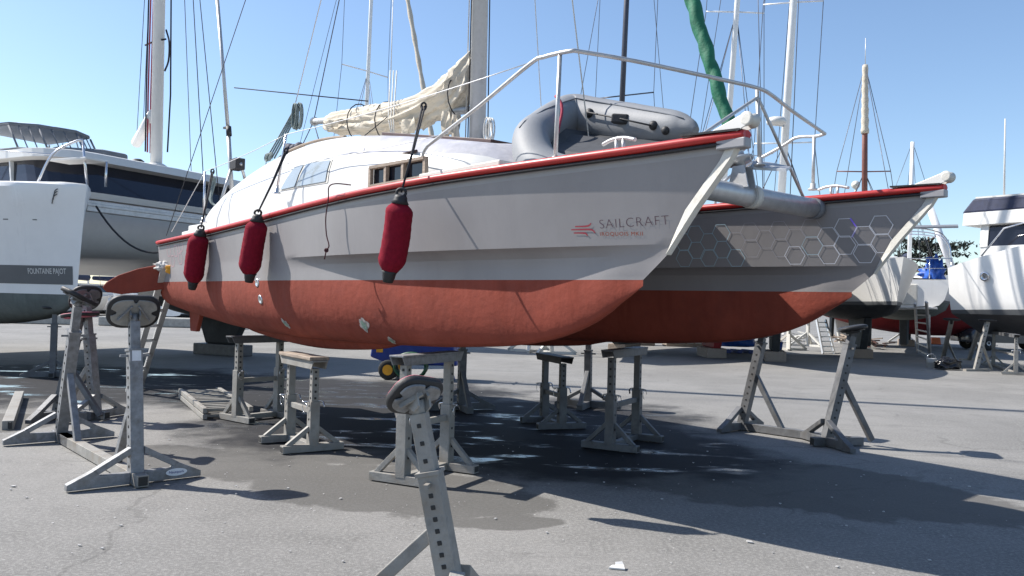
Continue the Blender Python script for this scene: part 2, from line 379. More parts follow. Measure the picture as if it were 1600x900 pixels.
def hull_rows():
    NS=60; rows=[]; side=[]
    def srow(zf,lower=False):
        row=[]
        z0=zf(0); u0=stem(z0)
        for i in range(NS+1):
            s_=(i/NS)**1.5; u=lerp(u0,LOA,s_); z=zf(u); row.append((u,hw(u,z,lower) if i else 0.0,z))
        return row
    rows.append(srow(lambda u:sheer(u)))
    rows.append(srow(lambda u:sheer(u)-.095))
    for t in (.72,.5,.25,.08): rows.append(srow(lambda u,t=t:lerp(ZCH,sheer(u),t)))
    rows.append(srow(lambda u:ZCH+.002))
    for z in (ZCH-.012,ZCH-.035,ZCH-.07,ZCH-.11,ZCH-.16,ZWL+.03,ZWL): rows.append(srow(lambda u,z=z:z,True))
    nb=10
    wl=rows[-1]
    for j in range(1,nb+1):
        g_=j/nb; row=[]
        an=g_*PI/2
        for u,wd,z in wl:
            zk=cat(KEEL,u); dpt=max(0,ZWL-zk)
            row.append((u,wd*math.cos(an)**.62 if j<nb else 0,ZWL-dpt*math.sin(an)**.95))
        rows.append(row)
    return rows
HR=hull_rows()
cata=thing('catamaran','grey sailing catamaran with red bottom propped on steel trestles','catamaran')
def L3(u,v,z): return Vector((-u,v,z))
hulls=[]
for vc in (0,BW):
    mb=MB()
    def mi(i,k): return 0 if i>=1 and i<13 else (2 if i==0 else 1)
    for sg in (-1,1): mb.grid([[L3(u,vc+sg*wd,z) for u,wd,z in r] for r in HR],mif=mi)
    # transom and deck cap
    col=[r[-1] for r in HR]
    ring=[L3(u,vc-wd,z) for u,wd,z in col]+[L3(u,vc+wd,z) for u,wd,z in reversed(col[:-1])]
    mb.add(ring,[tuple(range(len(ring)))],0)
    top=HR[0]; mb.grid([[L3(u,vc-wd,z-.004) for u,wd,z in top],[L3(u,vc,z+.03*min(1,wd*3)) for u,wd,z in top],[L3(u,vc+wd,z-.004) for u,wd,z in top]],3)
    h=mb.build('hull',[GREY,ANTI,GREY2,WHITE],cata,weld=True,sharp=R(17)); hulls.append(h)
    # red rub rail with a black rubber edge under it
    for sg in (-1,1):
        rr=MB(); pts=[L3(u-.02,vc+sg*(wd+.012),z-.005) for u,wd,z in top]
        rr.tube(pts,[.028]*len(pts),8,flat=1.0); rail=rr.build('rub_rail',RAIL,h)
        ed=MB(); ed.tube([p-Vector((0,0,.042)) for p in pts],.013,6); ed.build('rubber_edge',RUBBER,rail)
    # white stem guard
    sgd=MB(); pr=[]
    for z in [2.43,2.37,2.3,2.2,2.1,2.0,1.93,1.87,1.83]:
        u=stem(z)-.012; pr.append((u,z))
    rows=[]
    for u,z in pr:
        a=.062*min(1,(z-1.80)/.30)+.010; rows.append([L3(u+a,vc-hw(u+a+.013,z)-.004,z),L3(u+.0,vc-.028,z),L3(u-.012,vc,z),L3(u+.0,vc+.028,z),L3(u+a,vc+hw(u+a+.013,z)+.004,z)])
    sgd.grid(rows,smooth=False); sgd.build('stem_guard',OFFW,h)
    # stem head casting
    sh=MB(); sh.prism([L3(-.03,vc-.035,2.49),L3(-.03,vc+.035,2.49),L3(.15,vc+.062,2.49),L3(.15,vc-.062,2.49)],(0,0,-.06)); sh.build('stem_cap',GREY2,h,bevel=.008)
    # bow roller
    br=MB()
    for sg in (-1,1): br.prism([L3(.24,vc+sg*.035,2.535),L3(.02,vc+sg*.035,2.525),L3(-.05,vc+sg*.035,2.555),L3(-.065,vc+sg*.035,2.60),L3(-.03,vc+sg*.035,2.625),L3(.03,vc+sg*.035,2.605)],(0,sg*.008,0))
    rl=br.build('bow_roller',WHITE,h,bevel=.003)
    br=MB(); br.lathe([(.028,-.045),(.045,-.04),(.03,0),(.045,.04),(.028,.045)],L3(-.038,vc,2.588),(0,1,0),14); br.build('roller_wheel',OFFW,rl)
    ts=MB(); ts.prism([L3(0,vc-.05,2.528),L3(0,vc+.05,2.528),L3(.36,vc+.13,2.528),L3(.36,vc-.13,2.528)],(0,0,.012)); ts.build('tread_strip',RUBBER,h)
    # mooring cleat
    cl=MB(); cv=vc-.14 if vc==0 else vc-.14
    cl.tube(spline([L3(.98,cv,2.56),L3(.90,cv,2.58),L3(.80,cv,2.58),L3(.70,cv,2.555)]),.013,7)
    for uu in (.86,.80): cl.tube([L3(uu,cv,2.48),L3(uu,cv,2.575)],.012,7)
    cl.build('mooring_cleat',ALU,h)
HBV=BVHTree.FromPolygons([v.co for v in hulls[0].data.vertices],[tuple(p.vertices) for p in hulls[0].data.polygons])
HBF=BVHTree.FromPolygons([v.co for v in hulls[1].data.vertices],[tuple(p.vertices) for p in hulls[1].data.polygons])
LCAM=BF.loc(CAMP)
def hitpx(bvh,px,py):
    d=ray(px,py); dl=Vector((d.x*BF.c-d.y*BF.s,d.x*BF.s+d.y*BF.c,d.z)).normalized()
    h=bvh.ray_cast(LCAM,dl); return h[0]
def side(bvh,u,z,vfrom,off=.004):
    h=bvh.ray_cast(Vector((-u,vfrom,z)),Vector((0,1,0)))
    if h[0] is None: return Vector((-u,0,z))
    n=h[1]; n=n if n.y<0 else -n
    return h[0]+n*off
# lettering on the near bow
def letter(body,p0,p1,ptop,mt,name,thin=0,spacing=1,bvh=HBV,vfrom=-2,parent=None):
    a,b_,c=hitpx(bvh,*p0),hitpx(bvh,*p1),hitpx(bvh,*ptop)
    vs,fs,_=text_mesh(body,thin,spacing); mb=MB(); ua,ub=-a.x,-b_.x; za,zb=a.z,b_.z; hh=c.z-a.z
    mb.add([side(bvh,lerp(ua,ub,x),lerp(za,zb,x)+y*hh,vfrom) for x,y in vs],fs); return mb.build(name,mt,parent or hulls[0])
letter('SAILCRAFT',(938,357),(1046,350.5),(938,343.5),INK,'hull_lettering',-.022,1.12)
letter('IROQUOIS MKII',(938.5,369.5),(1005,369),(938.5,362.5),INKO,'hull_lettering',.0,1.15)
def ribbon(pts,wd,mt,name,bvh,vfrom,parent):
    mb=MB(); Q=spline([(u,z,0) for u,z in pts],6); rows=[]
    for i,p in enumerate(Q):
        t=(Q[min(i+1,len(Q)-1)]-Q[max(i-1,0)]).normalized(); n=Vector((-t.y,t.x,0))
        ww=wd*(.55+.45*math.sin(PI*min(1,max(.12,i/(len(Q)-1)))))
        rows.append([side(bvh,p.x+n.x*ww,p.y+n.y*ww,vfrom),side(bvh,p.x-n.x*ww,p.y-n.y*ww,vfrom)])
    mb.grid(rows,smooth=False); return mb.build(name,mt,parent)
for pp in ([(899,354),(915,353.5),(921,352),(924,348.5)],[(893,359),(912,358.5),(925,359),(930.5,364)],[(897,364),(910,364),(916,365),(918.5,368.5)]):
    ribbon([(-hitpx(HBV,*q).x,hitpx(HBV,*q).z) for q in pp],.0055,INKR,'hull_emblem',HBV,-2,hulls[0])
def hexring(bvh,u,z,r,wd,mt,vfrom,parent,arc=range(6)):
    mb=MB()
    for k in arc:
        a0,a1=PI/3*k,PI/3*(k+1); q=[]
        for a,rr in ((a0,r),(a1,r),(a1,r-wd),(a0,r-wd)): q.append(side(bvh,u+math.cos(a)*rr,z+math.sin(a)*rr,vfrom))
        mb.add(q,[(0,1,2,3)])
    return mb.build('hull_hexagon',mt,parent)
HX=[(1087,366,'C'),(1108,378,'C'),(1089,391,'C'),(1069.5,404,'C'),(1068,378,'C'),(1108,403,'C'),(1129,390,'C'),(1127,364,'C'),(1150,403,'C'),(1150,377,'F'),(1172,362,'F'),(1174,388,'F'),(1196,374,'F'),(1218,360,'F'),(1220,387,'F'),(1242,399,'W'),(1243,372,'F'),(1268,357,'F'),(1269,384,'C'),(1294,370,'W'),(1295,398,'W'),(1320,383,'W'),(1321,356,'W'),(1350,368.5,'W'),(1351,396,'W'),(1377,352,'W'),(1379,380,'W')]
for px,py,k in HX:
    p=hitpx(HBF,px,py)
    if p: hexring(HBF,-p.x,p.z,.092,.007 if k!='F' else .004,{'C':HEXC,'F':HEXF,'W':HEXW}[k],1.36,hulls[1])
p=hitpx(HBF,1321,356); hexring(HBF,-p.x,p.z,.097,.014,HEXV,1.36,hulls[1],(2,3))
for px,py in ((264,392),(275,392),(283,384),(270,408),(282,404)):
    p=hitpx(HBV,px,py)
    if p: hexring(HBV,-p.x,p.z,.085,.008,HEXP,-2,hulls[0])
# through-hull fittings and bare patches on the near bottom
for px,py,rr,mt in ((402,442,.045,STEEL),(407,468,.05,STEEL),(570,508,.055,STAIN),(447,506,.045,STAIN),(612,532,.04,STAIN)):
    p=hitpx(HBV,px,py)
    d=(LCAM-p).normalized(); hN=HBV.find_nearest(p)[1]; hN=hN if hN.dot(d)>0 else -hN
    mb=MB()
    if mt is STEEL: mb.lathe([(rr,-.01),(rr,.006),(rr*.72,.010),(rr*.6,.004),(0.0001,.004)],p,hN,16); mb.build('skin_fitting',mt,hulls[0])
    else:
        x=hN.orthogonal().normalized(); y=hN.cross(x); K=26
        for sc,of,m_i in ((1.35,.004,0),(.8,.008,1)):
            ring=[]
            for k in range(K):
                a=2*PI*k/K; r_=rr*sc*(1+.5*noise.noise(Vector((math.cos(a)*1.6,math.sin(a)*1.6,px*.01+sc)))+.2*noise.noise(Vector((math.cos(a)*4,math.sin(a)*4,px))))
                q,n_,_,_=HBV.find_nearest(p+(x*math.cos(a)*(.8)+y*math.sin(a))*r_); n_=n_ if n_.dot(hN)>0 else -n_; ring.append(q+n_*of)
            mb.add([p+hN*of]+ring,[(0,1+k,1+(k+1)%K) for k in range(K)],m_i)
        mb.build('bare_patch',[mat('chalky_filler',(.36,.31,.29),.8,0,.4,30),STAIN],hulls[0])
for vc,h in ((0,hulls[0]),(BW,hulls[1])):
    # stub keel fairing and aft skeg
    mb=MB(); rows=[]
    for u in [3.6+.2*i for i in range(18)]:
        t=(u-3.6)/3.4; hgt=.10*math.sin(PI*min(1,t))**.6; zk=cat(KEEL,u)
        rows.append([L3(u,vc-.10,zk+.05),L3(u,vc-.045,zk-hgt*.8),L3(u,vc,zk-hgt),L3(u,vc+.045,zk-hgt*.8),L3(u,vc+.10,zk+.05)])
    mb.grid(rows); mb.build('keel_fairing',ANTI,h)
    mb=MB(); mb.prism([L3(8.55,vc-.03,1.36),L3(8.75,vc-.03,1.0),L3(8.98,vc-.03,1.0),L3(9.06,vc-.03,1.4)],(0,.06,0)); mb.build('skeg',ANTI,h,bevel=.01)
# seam line under the deck edge on the near topside
# bridge deck
mb=MB(); rows=[]
for u in [2.3,2.45,2.8,3.5,4.5,5.5,6.5,7.5,8.3]:
    f=min(1,(u-2.3)/.5); zb=lerp(2.40,2.0,f**.5); zt=sheer(u)+.02
    rows.append([L3(u,v,z) for v,z in ((.35,zb-.03),(.8,zb),(1.36,zb+.02),(1.92,zb),(2.37,zb-.03),(2.37,zt),(1.36,zt+.06),(.35,zt))])
mb.grid(rows,wrap=True,smooth=False); n=len(rows[0])
mb.add(rows[0],[tuple(range(n))]); mb.add(rows[-1],[tuple(range(n))])
mb.build('bridge_deck',WHITE,cata)
# coachroof: shoulder height over u, sections across the whole beam
SHO=[(2.2,2.62),(2.5,2.84),(3.06,2.93),(3.9,3.07),(4.6,3.16),(5.2,3.20),(5.8,3.19),(6.4,3.13),(7.2,2.99),(7.8,2.84),(8.3,2.62),(8.6,2.40)]
BASEV=[(2.2,.25),(2.6,-.05),(3.3,-.24),(4.2,-.33),(7.0,-.34),(8.0,-.28),(8.6,-.15)]
rows=[]; us=[2.2+.16*i for i in range(41)]
def roofsec(u):
    zs=cat(SHO,u); zb=sheer(u)+.01; vb=cat(BASEV,u); h=max(.02,zs-zb); half=[]
    for t in (0,.15,.3,.45,.6,.75,.88,1): 
        a=t*PI/2; half.append((vb+.42*(1-math.cos(a))**1.0,zb+h*math.sin(a)**.9))
    half.append((.75,zs+.05)); half.append((1.36,zs+.08))
    return half
for u in us:
    hf=roofsec(u); rows.append([L3(u,v,z) for v,z in hf]+[L3(u,BW-v,z) for v,z in reversed(hf[:-1])])
mb=MB(); mb.grid(rows,mif=lambda i,k:1 if (us[i]<4.35 and 3<=k<=13) else 0)
roof=mb.build('coachroof',[WHITE,PRIMER],cata)
RBV=BVHTree.FromPolygons([v.co for v in roof.data.vertices],[tuple(p.vertices) for p in roof.data.polygons])
def roofpatch(corners,name,mt,parent,off=.006,n=6):
    P=[]
    for px,py in corners:
        h=hitpx(RBV,px,py); P.append(h)
    if any(p is None for p in P): return None
    a,b_,c,d=P; mb=MB(); rows=[]
    for i in range(n+1):
        row=[]
        for k in range(n+1):
            p=a.lerp(b_,k/n).lerp(d.lerp(c,k/n),i/n); q,nn,_,_=RBV.find_nearest(p); nn=nn if nn.y<0 or nn.z>0.5 else -nn
            row.append(q+nn*off)
        rows.append(row)
    mb.grid(rows); return mb.build(name,mt,parent)
for cs in ([(440,297),(462,262),(476,258),(462,292)],[(465,292),(480,257),(518,251),(510,284)]):
    fr=roofpatch([(cs[0][0]-2.5,cs[0][1]+2),(cs[1][0]-2.5,cs[1][1]-2.5),(cs[2][0]+2.5,cs[2][1]-2.5),(cs[3][0]+2.5,cs[3][1]+2)],'window',OFFW,roof,.006)
    if fr: roofpatch(cs,'pane',PALEGL,fr,.014)
roofpatch([(546,240),(546,231),(570,231),(568,241)],'primer_patch',PRIMER,roof,.005,3)
# forward window of the saloon with bare frame, in the cabin front step
mb=MB(); a,b_=L3(3.60,-.34,2.50),L3(2.85,-.27,2.52)
mb.bar(a+Vector((0,0,.17)),b_+Vector((0,0,.16)),.05,.025); mb.bar(a,b_,.05,.03)
for t in (0,.3,.62,1): mb.bar(a.lerp(b_,t),a.lerp(b_,t)+Vector((0,0,.17)),.035,.035,(1,0,0))
wf=mb.build('front_window',WOOD,roof); mb=MB(); mb.add([a+Vector((0,.03,0)),b_+Vector((0,.03,0)),b_+Vector((0,.03,.16)),a+Vector((0,.03,.17))],[(0,1,2,3)]); mb.build('pane',GLASS,wf)
mb=MB(); mb.tube([L3(3.85,-.16,2.79),L3(3.2,-.13,2.80)],.014,8); mb.lathe([(.03,0),(.03,.03)],L3(3.85,-.16,2.79),(-1,0,0),10); mb.build('furling_rod',BROWN,roof)
# brown sliding hatch board over the roof
mb=MB(); mb.bar(BF.pl(616,212,.45),BF.pl(788,224,.45),.30,.03); mb.build('hatch_board',BROWN,roof,bevel=.004)
# grab rail on the roof edge
pts=[BF.pl(x,y,.12) for x,y in ((436,247),(452,236),(475,226),(500,219),(520,215.5),(540,214))]
mb=MB(); mb.tube(spline(pts,5),.017,7)
for p in pts[1:]: mb.tube([p,p-Vector((0,0,.075))],.013,6)
mb.build('grab_rail',WOOD,roof)
mb=MB()
for i in range(14):
    a=random.random()*6.28; c=BF.pl(460,235,.35)+Vector((random.uniform(-.16,.16),random.uniform(-.05,.05),random.uniform(-.08,.06)))
    mb.lathe([(.0001,-.07),(.06,-.04),(.075,0),(.05,.05),(.0001,.065)],c,(random.uniform(-.5,.5),random.uniform(-.5,.5),1),8)
mb.build('sail_bag',NAVY,roof)
# mast (raked slightly), boom, furled mainsail
MB0=BF.pl(746,214,1.36); MB0.z=2.95; MT=Vector((MB0.x-.10,1.36,13.2))
mb=MB(); mb.tube([MB0,MT],.098,14,flat=.72); mast=mb.build('mast',mat('weathered_mast',(.56,.56,.55),.5,.15,.14,5,.1,40,dirt=(.34,.33,.31),dscale=5,damt=.7),cata)
mb=MB(); mb.lathe([(.15,0),(.15,.05),(.11,.06),(.11,.14)],MB0,(0,0,1),14); mb.build('mast_step',ALU,mast)
mb=MB(); mb.tube([MB0+Vector((-.10,0,.2)),MT+Vector((-.10,0,-.2))],.02,6); mb.build('sail_track',STEEL,mast)
for dy,dx,mt in ((.12,.03,ROPEB),(-.13,.0,ROPEB),(-.05,-.15,ROPEW)):
    mb=MB(); mb.tube([MB0+Vector((dx,dy,.25)),MT+Vector((dx*.5,dy*.5,-.2))],.007,5); mb.build('halyard',mt,mast)
mb=MB()
for i in range(5):
    c=BF.pl(764,202,1.25); mb.tube([c+Vector((.05*math.cos(a),.04*math.sin(i),.12*math.sin(a))) for a in [2*PI*k/14+.3*i for k in range(15)]],.008,5)
mb.tube([BF.pl(766,190,1.25),BF.pl(770,215,1.25),BF.pl(772,232,1.25)],.012,5)
mb.build('rope_coil',ROPEW,mast)
bpts=[BF.pl(*p,1.36) for p in ((490,190),(520,190),(620,190),(735,172))]
mb=MB(); mb.tube([bpts[0],bpts[3]],.055,12,flat=.8); mb.lathe([(.062,0),(.062,.06)],bpts[0],bpts[3]-bpts[0],12); boom=mb.build('boom',ALU,cata)
sp=[BF.pl(*p,1.36) for p in ((509,187),(520,193),(550,190),(580,189),(620,184),(660,171),(688,157),(709,145),(726,126),(737,102),(747,76))]
rs=[.05,.15,.18,.20,.21,.20,.205,.24,.225,.16,.06]
S=spline(sp,16); rows=[]; NSEG=72
for i,p in enumerate(S):
    f=i/16; k=min(int(f),len(rs)-2); r=lerp(rs[k],rs[k+1],f-k); t=(S[min(i+1,len(S)-1)]-S[max(i-1,0)]).normalized()
    x=Vector((0,1,0)); z=t.cross(x).normalized(); z=z if z.z>0 else -z; row=[]
    for j in range(NSEG):
        a=2*PI*j/NSEG; q=Vector((i*.0625,math.cos(a)*1.6,math.sin(a)*1.6))
        n1=noise.noise(Vector((q.x*.35+q.y*.3,q.y*1.3,q.z*1.3)))+.45*noise.noise(Vector((q.x*.9,q.y*3.2,q.z*3.2)))
        fold=1-abs(math.sin(a*3+q.x*.45+1.8*n1)); fold2=1-abs(math.sin(a*7+q.x*.9+2.5*n1))
        rr=r*(.78+.20*n1+.30*fold**2+.16*fold2**2); low=1.15 if math.sin(a)<-.5 and noise.noise(Vector((q.x*1.3,7,0)))>.12 else 1
        row.append(p+x*math.cos(a)*rr*.75+z*math.sin(a)*rr*low)
    rows.append(row)
mb=MB(); mb.grid(rows,wrap=True); n=NSEG; mb.add(rows[0],[tuple(range(n))]); mb.add(rows[-1],[tuple(range(n))]); sail=mb.build('mainsail',CANVAS,boom)
# loose folds hanging off the sail
for px,py,w_,hgt in ((522,198,.5,.12),(642,198,.40,.2),(703,186,.22,.30),(718,192,.14,.34)):
    c=BF.pl(px,py,1.22); rows=[]; mb=MB()
    for i in range(8):
        rows.append([c+Vector(((k/6-.5)*w_*(1-.5*(i/7)**2),-.05+.05*math.sin(k*1.9+i*.3),.08-hgt*i/7*(1-.25*abs(k/6-.5)))) for k in range(7)])
    mb.grid(rows); mb.build('sail_fold',CANVAS,sail)
for px,py in ((607,190),(563,192),(722,150)):
    c=BF.pl(px,py,1.36); mb=MB(); mb.tube([c+Vector((0,math.cos(a)*.20,math.sin(a)*.25)) for a in [2*PI*k/16 for k in range(17)]],.008,5); mb.build('sail_tie',ROPEB,sail)
# standing rigging
def wire(name,a,b,r,mt,parent=cata,s_=0,seg=5):
    mb=MB(); mb.tube(sag(a,b,s_,6) if s_ else [a,b],r,seg); return mb.build(name,mt,parent)
wire('backstay',BF.pl(260,368,-.2),MT,.006,WIRE)
wire('topping_lift',bpts[0],MT,.007,WIRE)
tk=BF.pl(462,160,.2)
wire('shroud',tk,Vector((MT.x,MT.y,MT.z-.5)),.006,WIREL)
wire('shroud',L3(4.9,BW+.3,2.4),Vector((MT.x,MT.y,MT.z-.5)),.006,WIREL)
mb=MB()
for i in range(9):
    c=tk+Vector((-.02+.015*i,0,-.17)); mb.tube([c+Vector((.07*math.sin(a)*(.6+.06*i),.03*math.cos(i),.15*math.cos(a))) for a in [2*PI*k/12 for k in range(13)]],.009,5)
lo=BF.pl(416,248,.0)
for i in range(4): mb.tube(sag(tk+Vector((0,.02*i,-.05)),lo+Vector((.03*i,.02*i,0)),.01,6),.010,5)
for i in range(6):
    c=lo+Vector((.02*i-.03,0,.02)); mb.tube([c+Vector((.06*math.cos(a+i),.02,.045*math.sin(a))) for a in [2*PI*k/10 for k in range(11)]],.010,5)
mb.tube([lo,BF.pl(412,300,-.1)],.007,5); mb.build('backstay_tackle',ROPEG,cata)
mb=MB()
for k in range(3):
    mb.tube([BF.pl(610+5*k,110,1.2),BF.pl(607+4*k,185,1.2),BF.pl(612+2*k,212,1.1)],.008,5)
mb.tube([BF.pl(614,0,1.36),BF.pl(611,110,1.2)],.006,5); mb.build('mainsheet',ROPEW,boom)
mb=MB(); mb.tube([bpts[0],BF.pl(470,232,1.1)],.007,5); mb.tube([bpts[0],BF.pl(500,225,1.0)],.007,5); mb.build('boom_strop',ROPEB,boom)
wire('halyard',BF.pl(920,216,.9),Vector((MT.x+.1,MT.y,MT.z-1.5)),.006,ROPEW)
wire('guy_line',BF.pl(366,137,.4),BF.pl(575,158,1.36),.008,ROPEB)
# crossbeam, furled jib, drum
cb=MB(); z=2.385; cb.tube([L3(.93,.12,z),L3(.95,2.47,z)],.082,20)
beam=cb.build('crossbeam',ALU,cata)
for v in (.2,2.45): mb=MB(); mb.tube([L3(.95,v-.03,z),L3(.95,v+.05,z)],.09,20); mb.build('end_cap',GREYCAN,beam)
mb=MB(); mb.tube([L3(.93,1.46,z),L3(.93,1.53,z)],.093,20); mb.build('clamp',OFFW,beam)
mb=MB()
for sg in (-1,1): mb.prism([L3(1.02,1.36+sg*.05,z+.05),L3(.84,1.36+sg*.05,z+.05),L3(.88,1.36+sg*.05,z+.22),L3(.98,1.36+sg*.05,z+.22)],(0,.012,0))
mb.prism([L3(.90,1.42,z+.20),L3(.62,1.47,z+.16),L3(.66,1.60,z+.20),L3(.86,1.62,z+.26),L3(.92,1.5,z+.26)],(0,0,.02))
mb.build('forestay_bracket',ALU,beam)
FS0=L3(.93,1.36,z+.20); FST=Vector((MT.x+.1,MT.y,MT.z-1.2)); fd=(FST-FS0).normalized()
mb=MB(); mb.lathe([(.03,0),(.04,.05),(.105,.06),(.11,.075),(.05,.085),(.05,.15),(.085,.16),(.09,.18),(.03,.19),(.03,.3)],FS0,fd,18); drum=mb.build('furler_drum',ALU,beam)
mb=MB()
for k in range(3):
    a=2*PI*k/3; off=Vector((math.cos(a),math.sin(a),0))*.1; mb.tube([FS0+fd*.05+off,FS0+fd*.22+off],.005,5)
mb.build('drum_guard',STEEL,drum)
rows=[]; NJ=420
for i in range(NJ):
    t=i/(NJ-1); p=FS0+fd*(.34+t*7.2); r=lerp(.047,.054,min(1,t*3)); x=Vector((0,1,0)); y=fd.cross(x); row=[]
    for j in range(22):
        a=2*PI*j/22; sp_=.30*abs(math.sin(.5*a-i*.16))**.7-.08+.05*math.sin(2*a-i*.5)+.14*noise.noise(Vector((i*.11,math.cos(a),math.sin(a))))
        row.append(p+(x*math.cos(a)+y*math.sin(a))*r*(1+sp_))
    rows.append(row)
mb=MB(); mb.grid(rows,wrap=True); mb.add(rows[0],[tuple(range(22))]); mb.add(rows[-1],[tuple(range(22))]); mb.build('furled_jib',GREENC,cata)
wire('forestay',FS0+fd*.3,FST,.008,WIRE)
# pulpit rail
v1=-.2
pul=[L3(3.0,v1,2.45),L3(3.0,v1,2.72),L3(2.93,v1,2.80),BF.pl(750,165,v1),BF.pl(828,100,v1),BF.pl(850,89,v1),BF.pl(890,80,v1),BF.pl(912,81.5,-.12),BF.pl(1000,97,.25),BF.pl(1140,127,1.02),BF.pl(1185,138,1.36),BF.pl(1205,148,1.55),BF.pl(1240,175,2.1),BF.pl(1289,209,2.88)]
pul2=[BF.pl(1289,209,2.88),BF.pl(1275,213,2.9),BF.pl(1245,215,2.9),BF.pl(1220,230,2.9),BF.pl(1130,284,2.9),L3(2.3,2.9,2.45)]
mb=MB(); mb.tube(spline(pul[:3],4)+spline(pul[3:],5),.0150,9); mb.tube(spline(pul2,4),.0150,9); pp=mb.build('pulpit',ALU,cata)
def post(a,b,r=.0155,mt=ALU,foot=True,parent=pp,name='post'):
    mb=MB(); mb.tube([a,b],r,9)
    if foot: mb.lathe([(.045,0),(.045,.012),(.024,.02),(.024,.06)],a,(Vector(b)-Vector(a)),10)
    return mb.build(name,mt,parent)
post(L3(1.37,v1,2.46),BF.pl(875,86,v1)); post(BF.pl(1270,297,2.9),BF.pl(1272,214,2.9)); post(L3(.80,1.40,2.60),BF.pl(1183,139,1.40))
a=BF.pl(1184,152,1.40); post(BF.pl(1257,312,2.42),a,.013,foot=False,name='brace'); post(L3(.95,.3,2.45),a,.013,foot=False,name='brace')
# guard wires and stanchions
s1b,s1t=BF.pl(432,302,-.42),BF.pl(447,210,-.42); s2b,s2t=BF.pl(318,348,-.42),BF.pl(320,268,-.42)
st1=post(s1b,s1t,.013,STEEL,True,cata,'stanchion'); st2=post(s2b,s2t,.013,STEEL,True,cata,'stanchion')
pa=BF.pl(828,98,v1); wire('guard_wire',pa,s1t,.0045,WIREL,cata,.03); wire('guard_wire',s1t,s2t,.0045,WIREL,cata,.02); wire('guard_wire',s2t,BF.pl(268,362,-.4),.0045,WIREL)
wire('guard_wire',BF.pl(700,208,v1),s1b.lerp(s1t,.5),.0045,WIREL,cata,.03)
wire('guard_wire',BF.pl(1208,240,2.9),L3(5.2,2.95,3.1),.0045,WIREL)
wire('control_line',BF.pl(606,182,1.2),BF.pl(440,302,-.3),.006,ROPEB,cata,.04)
# wind generator pole on a tripod at the stern, tow rope and cockpit clutter
vp=.42
mb=MB(); mb.tube([BF.pl(363,310,vp),BF.pl(357,210,vp)],.030,10); mb.tube([BF.pl(357,210,vp),BF.pl(338,-20,vp)],.027,10); pole=mb.build('stern_pole',ALU,cata)
mb=MB(); mb.tube([BF.pl(358,212,vp),BF.pl(357,198,vp)],.04,10); mb.bar(BF.pl(350,200,vp),BF.pl(357,199,vp),.03,.03); mb.build('pole_joint',RUBBER,pole)
mb=MB(); mb.tube([BF.pl(346,312,vp-.25),BF.pl(364,255,vp)],.022,8); mb.tube([BF.pl(386,292,vp+.25),BF.pl(376,255,vp)],.022,8); mb.build('pole_leg',ALU,pole)
mb=MB(); c=BF.pl(371,257,vp); mb.box(c,(.22,.14,.16)); mb.build('control_box',RUBBER,pole,bevel=.01)
mb=MB()
for i in range(7):
    c=BF.pl(330,292,-.2); mb.tube(spline([c+Vector((.05-.012*i,0,.12)),c+Vector((-.03,.01*i,.10)),c+Vector((-.05+.01*i,0,-.15)),c+Vector((.12,.02,-.25)),c+Vector((.30+.02*i,.03,-.26))],5),.014,6)
mb.build('mooring_rope_hank',ROPEG,cata)
mb=MB(); mb.lathe([(.09,0),(.09,.02),(.06,.03),(.05,.09),(.075,.11),(.075,.13),(.02,.14)],BF.pl(362,312,.0)-Vector((0,0,.12)),(0,0,1),14); mb.build('winch',STEEL,cata)
mb=MB(); mb.prism([L3(7.3,-.30,2.27),L3(8.9,-.22,2.24),L3(8.9,.3,2.24),L3(7.3,.3,2.27)],(0,0,.14)); mb.box(L3(8.6,.1,2.4),(.5,.5,.14)); mb.build('cockpit_coaming',WHITE,cata,bevel=.02)
# white toe blocks and pad eyes on the near fore deck
mb=MB(); mb.prism([L3(1.78,-.36,2.46),L3(2.75,-.40,2.45),L3(2.75,-.22,2.45),L3(1.78,-.18,2.46)],(0,0,.07)); mb.build('deck_coaming',OFFW,cata,bevel=.01)
# the raised rudder blade behind the near transom
rp=[at(*p) for p in ((292,415,11.3),(250,413,11.2),(215,420,11.1),(185,430,11.02),(166,441,10.97),(160,449,10.95),(166,456,10.97),(190,460,11.03),(225,456,11.12),(292,447,11.3))]
rp=[BF.loc(p) for p in rp]; nrm=(rp[0]-rp[5]).cross(Vector((0,0,1))).normalized()*.05
mb=MB(); mb.prism([p-nrm/2 for p in rp],nrm); mb.build('rudder_blade',ANTI,cata,bevel=.018)
BF.place(cata)
def B2W(p): return Vector((BF.x0+p.x*BF.c+p.y*BF.s, BF.y0-p.x*BF.s+p.y*BF.c, p.z))

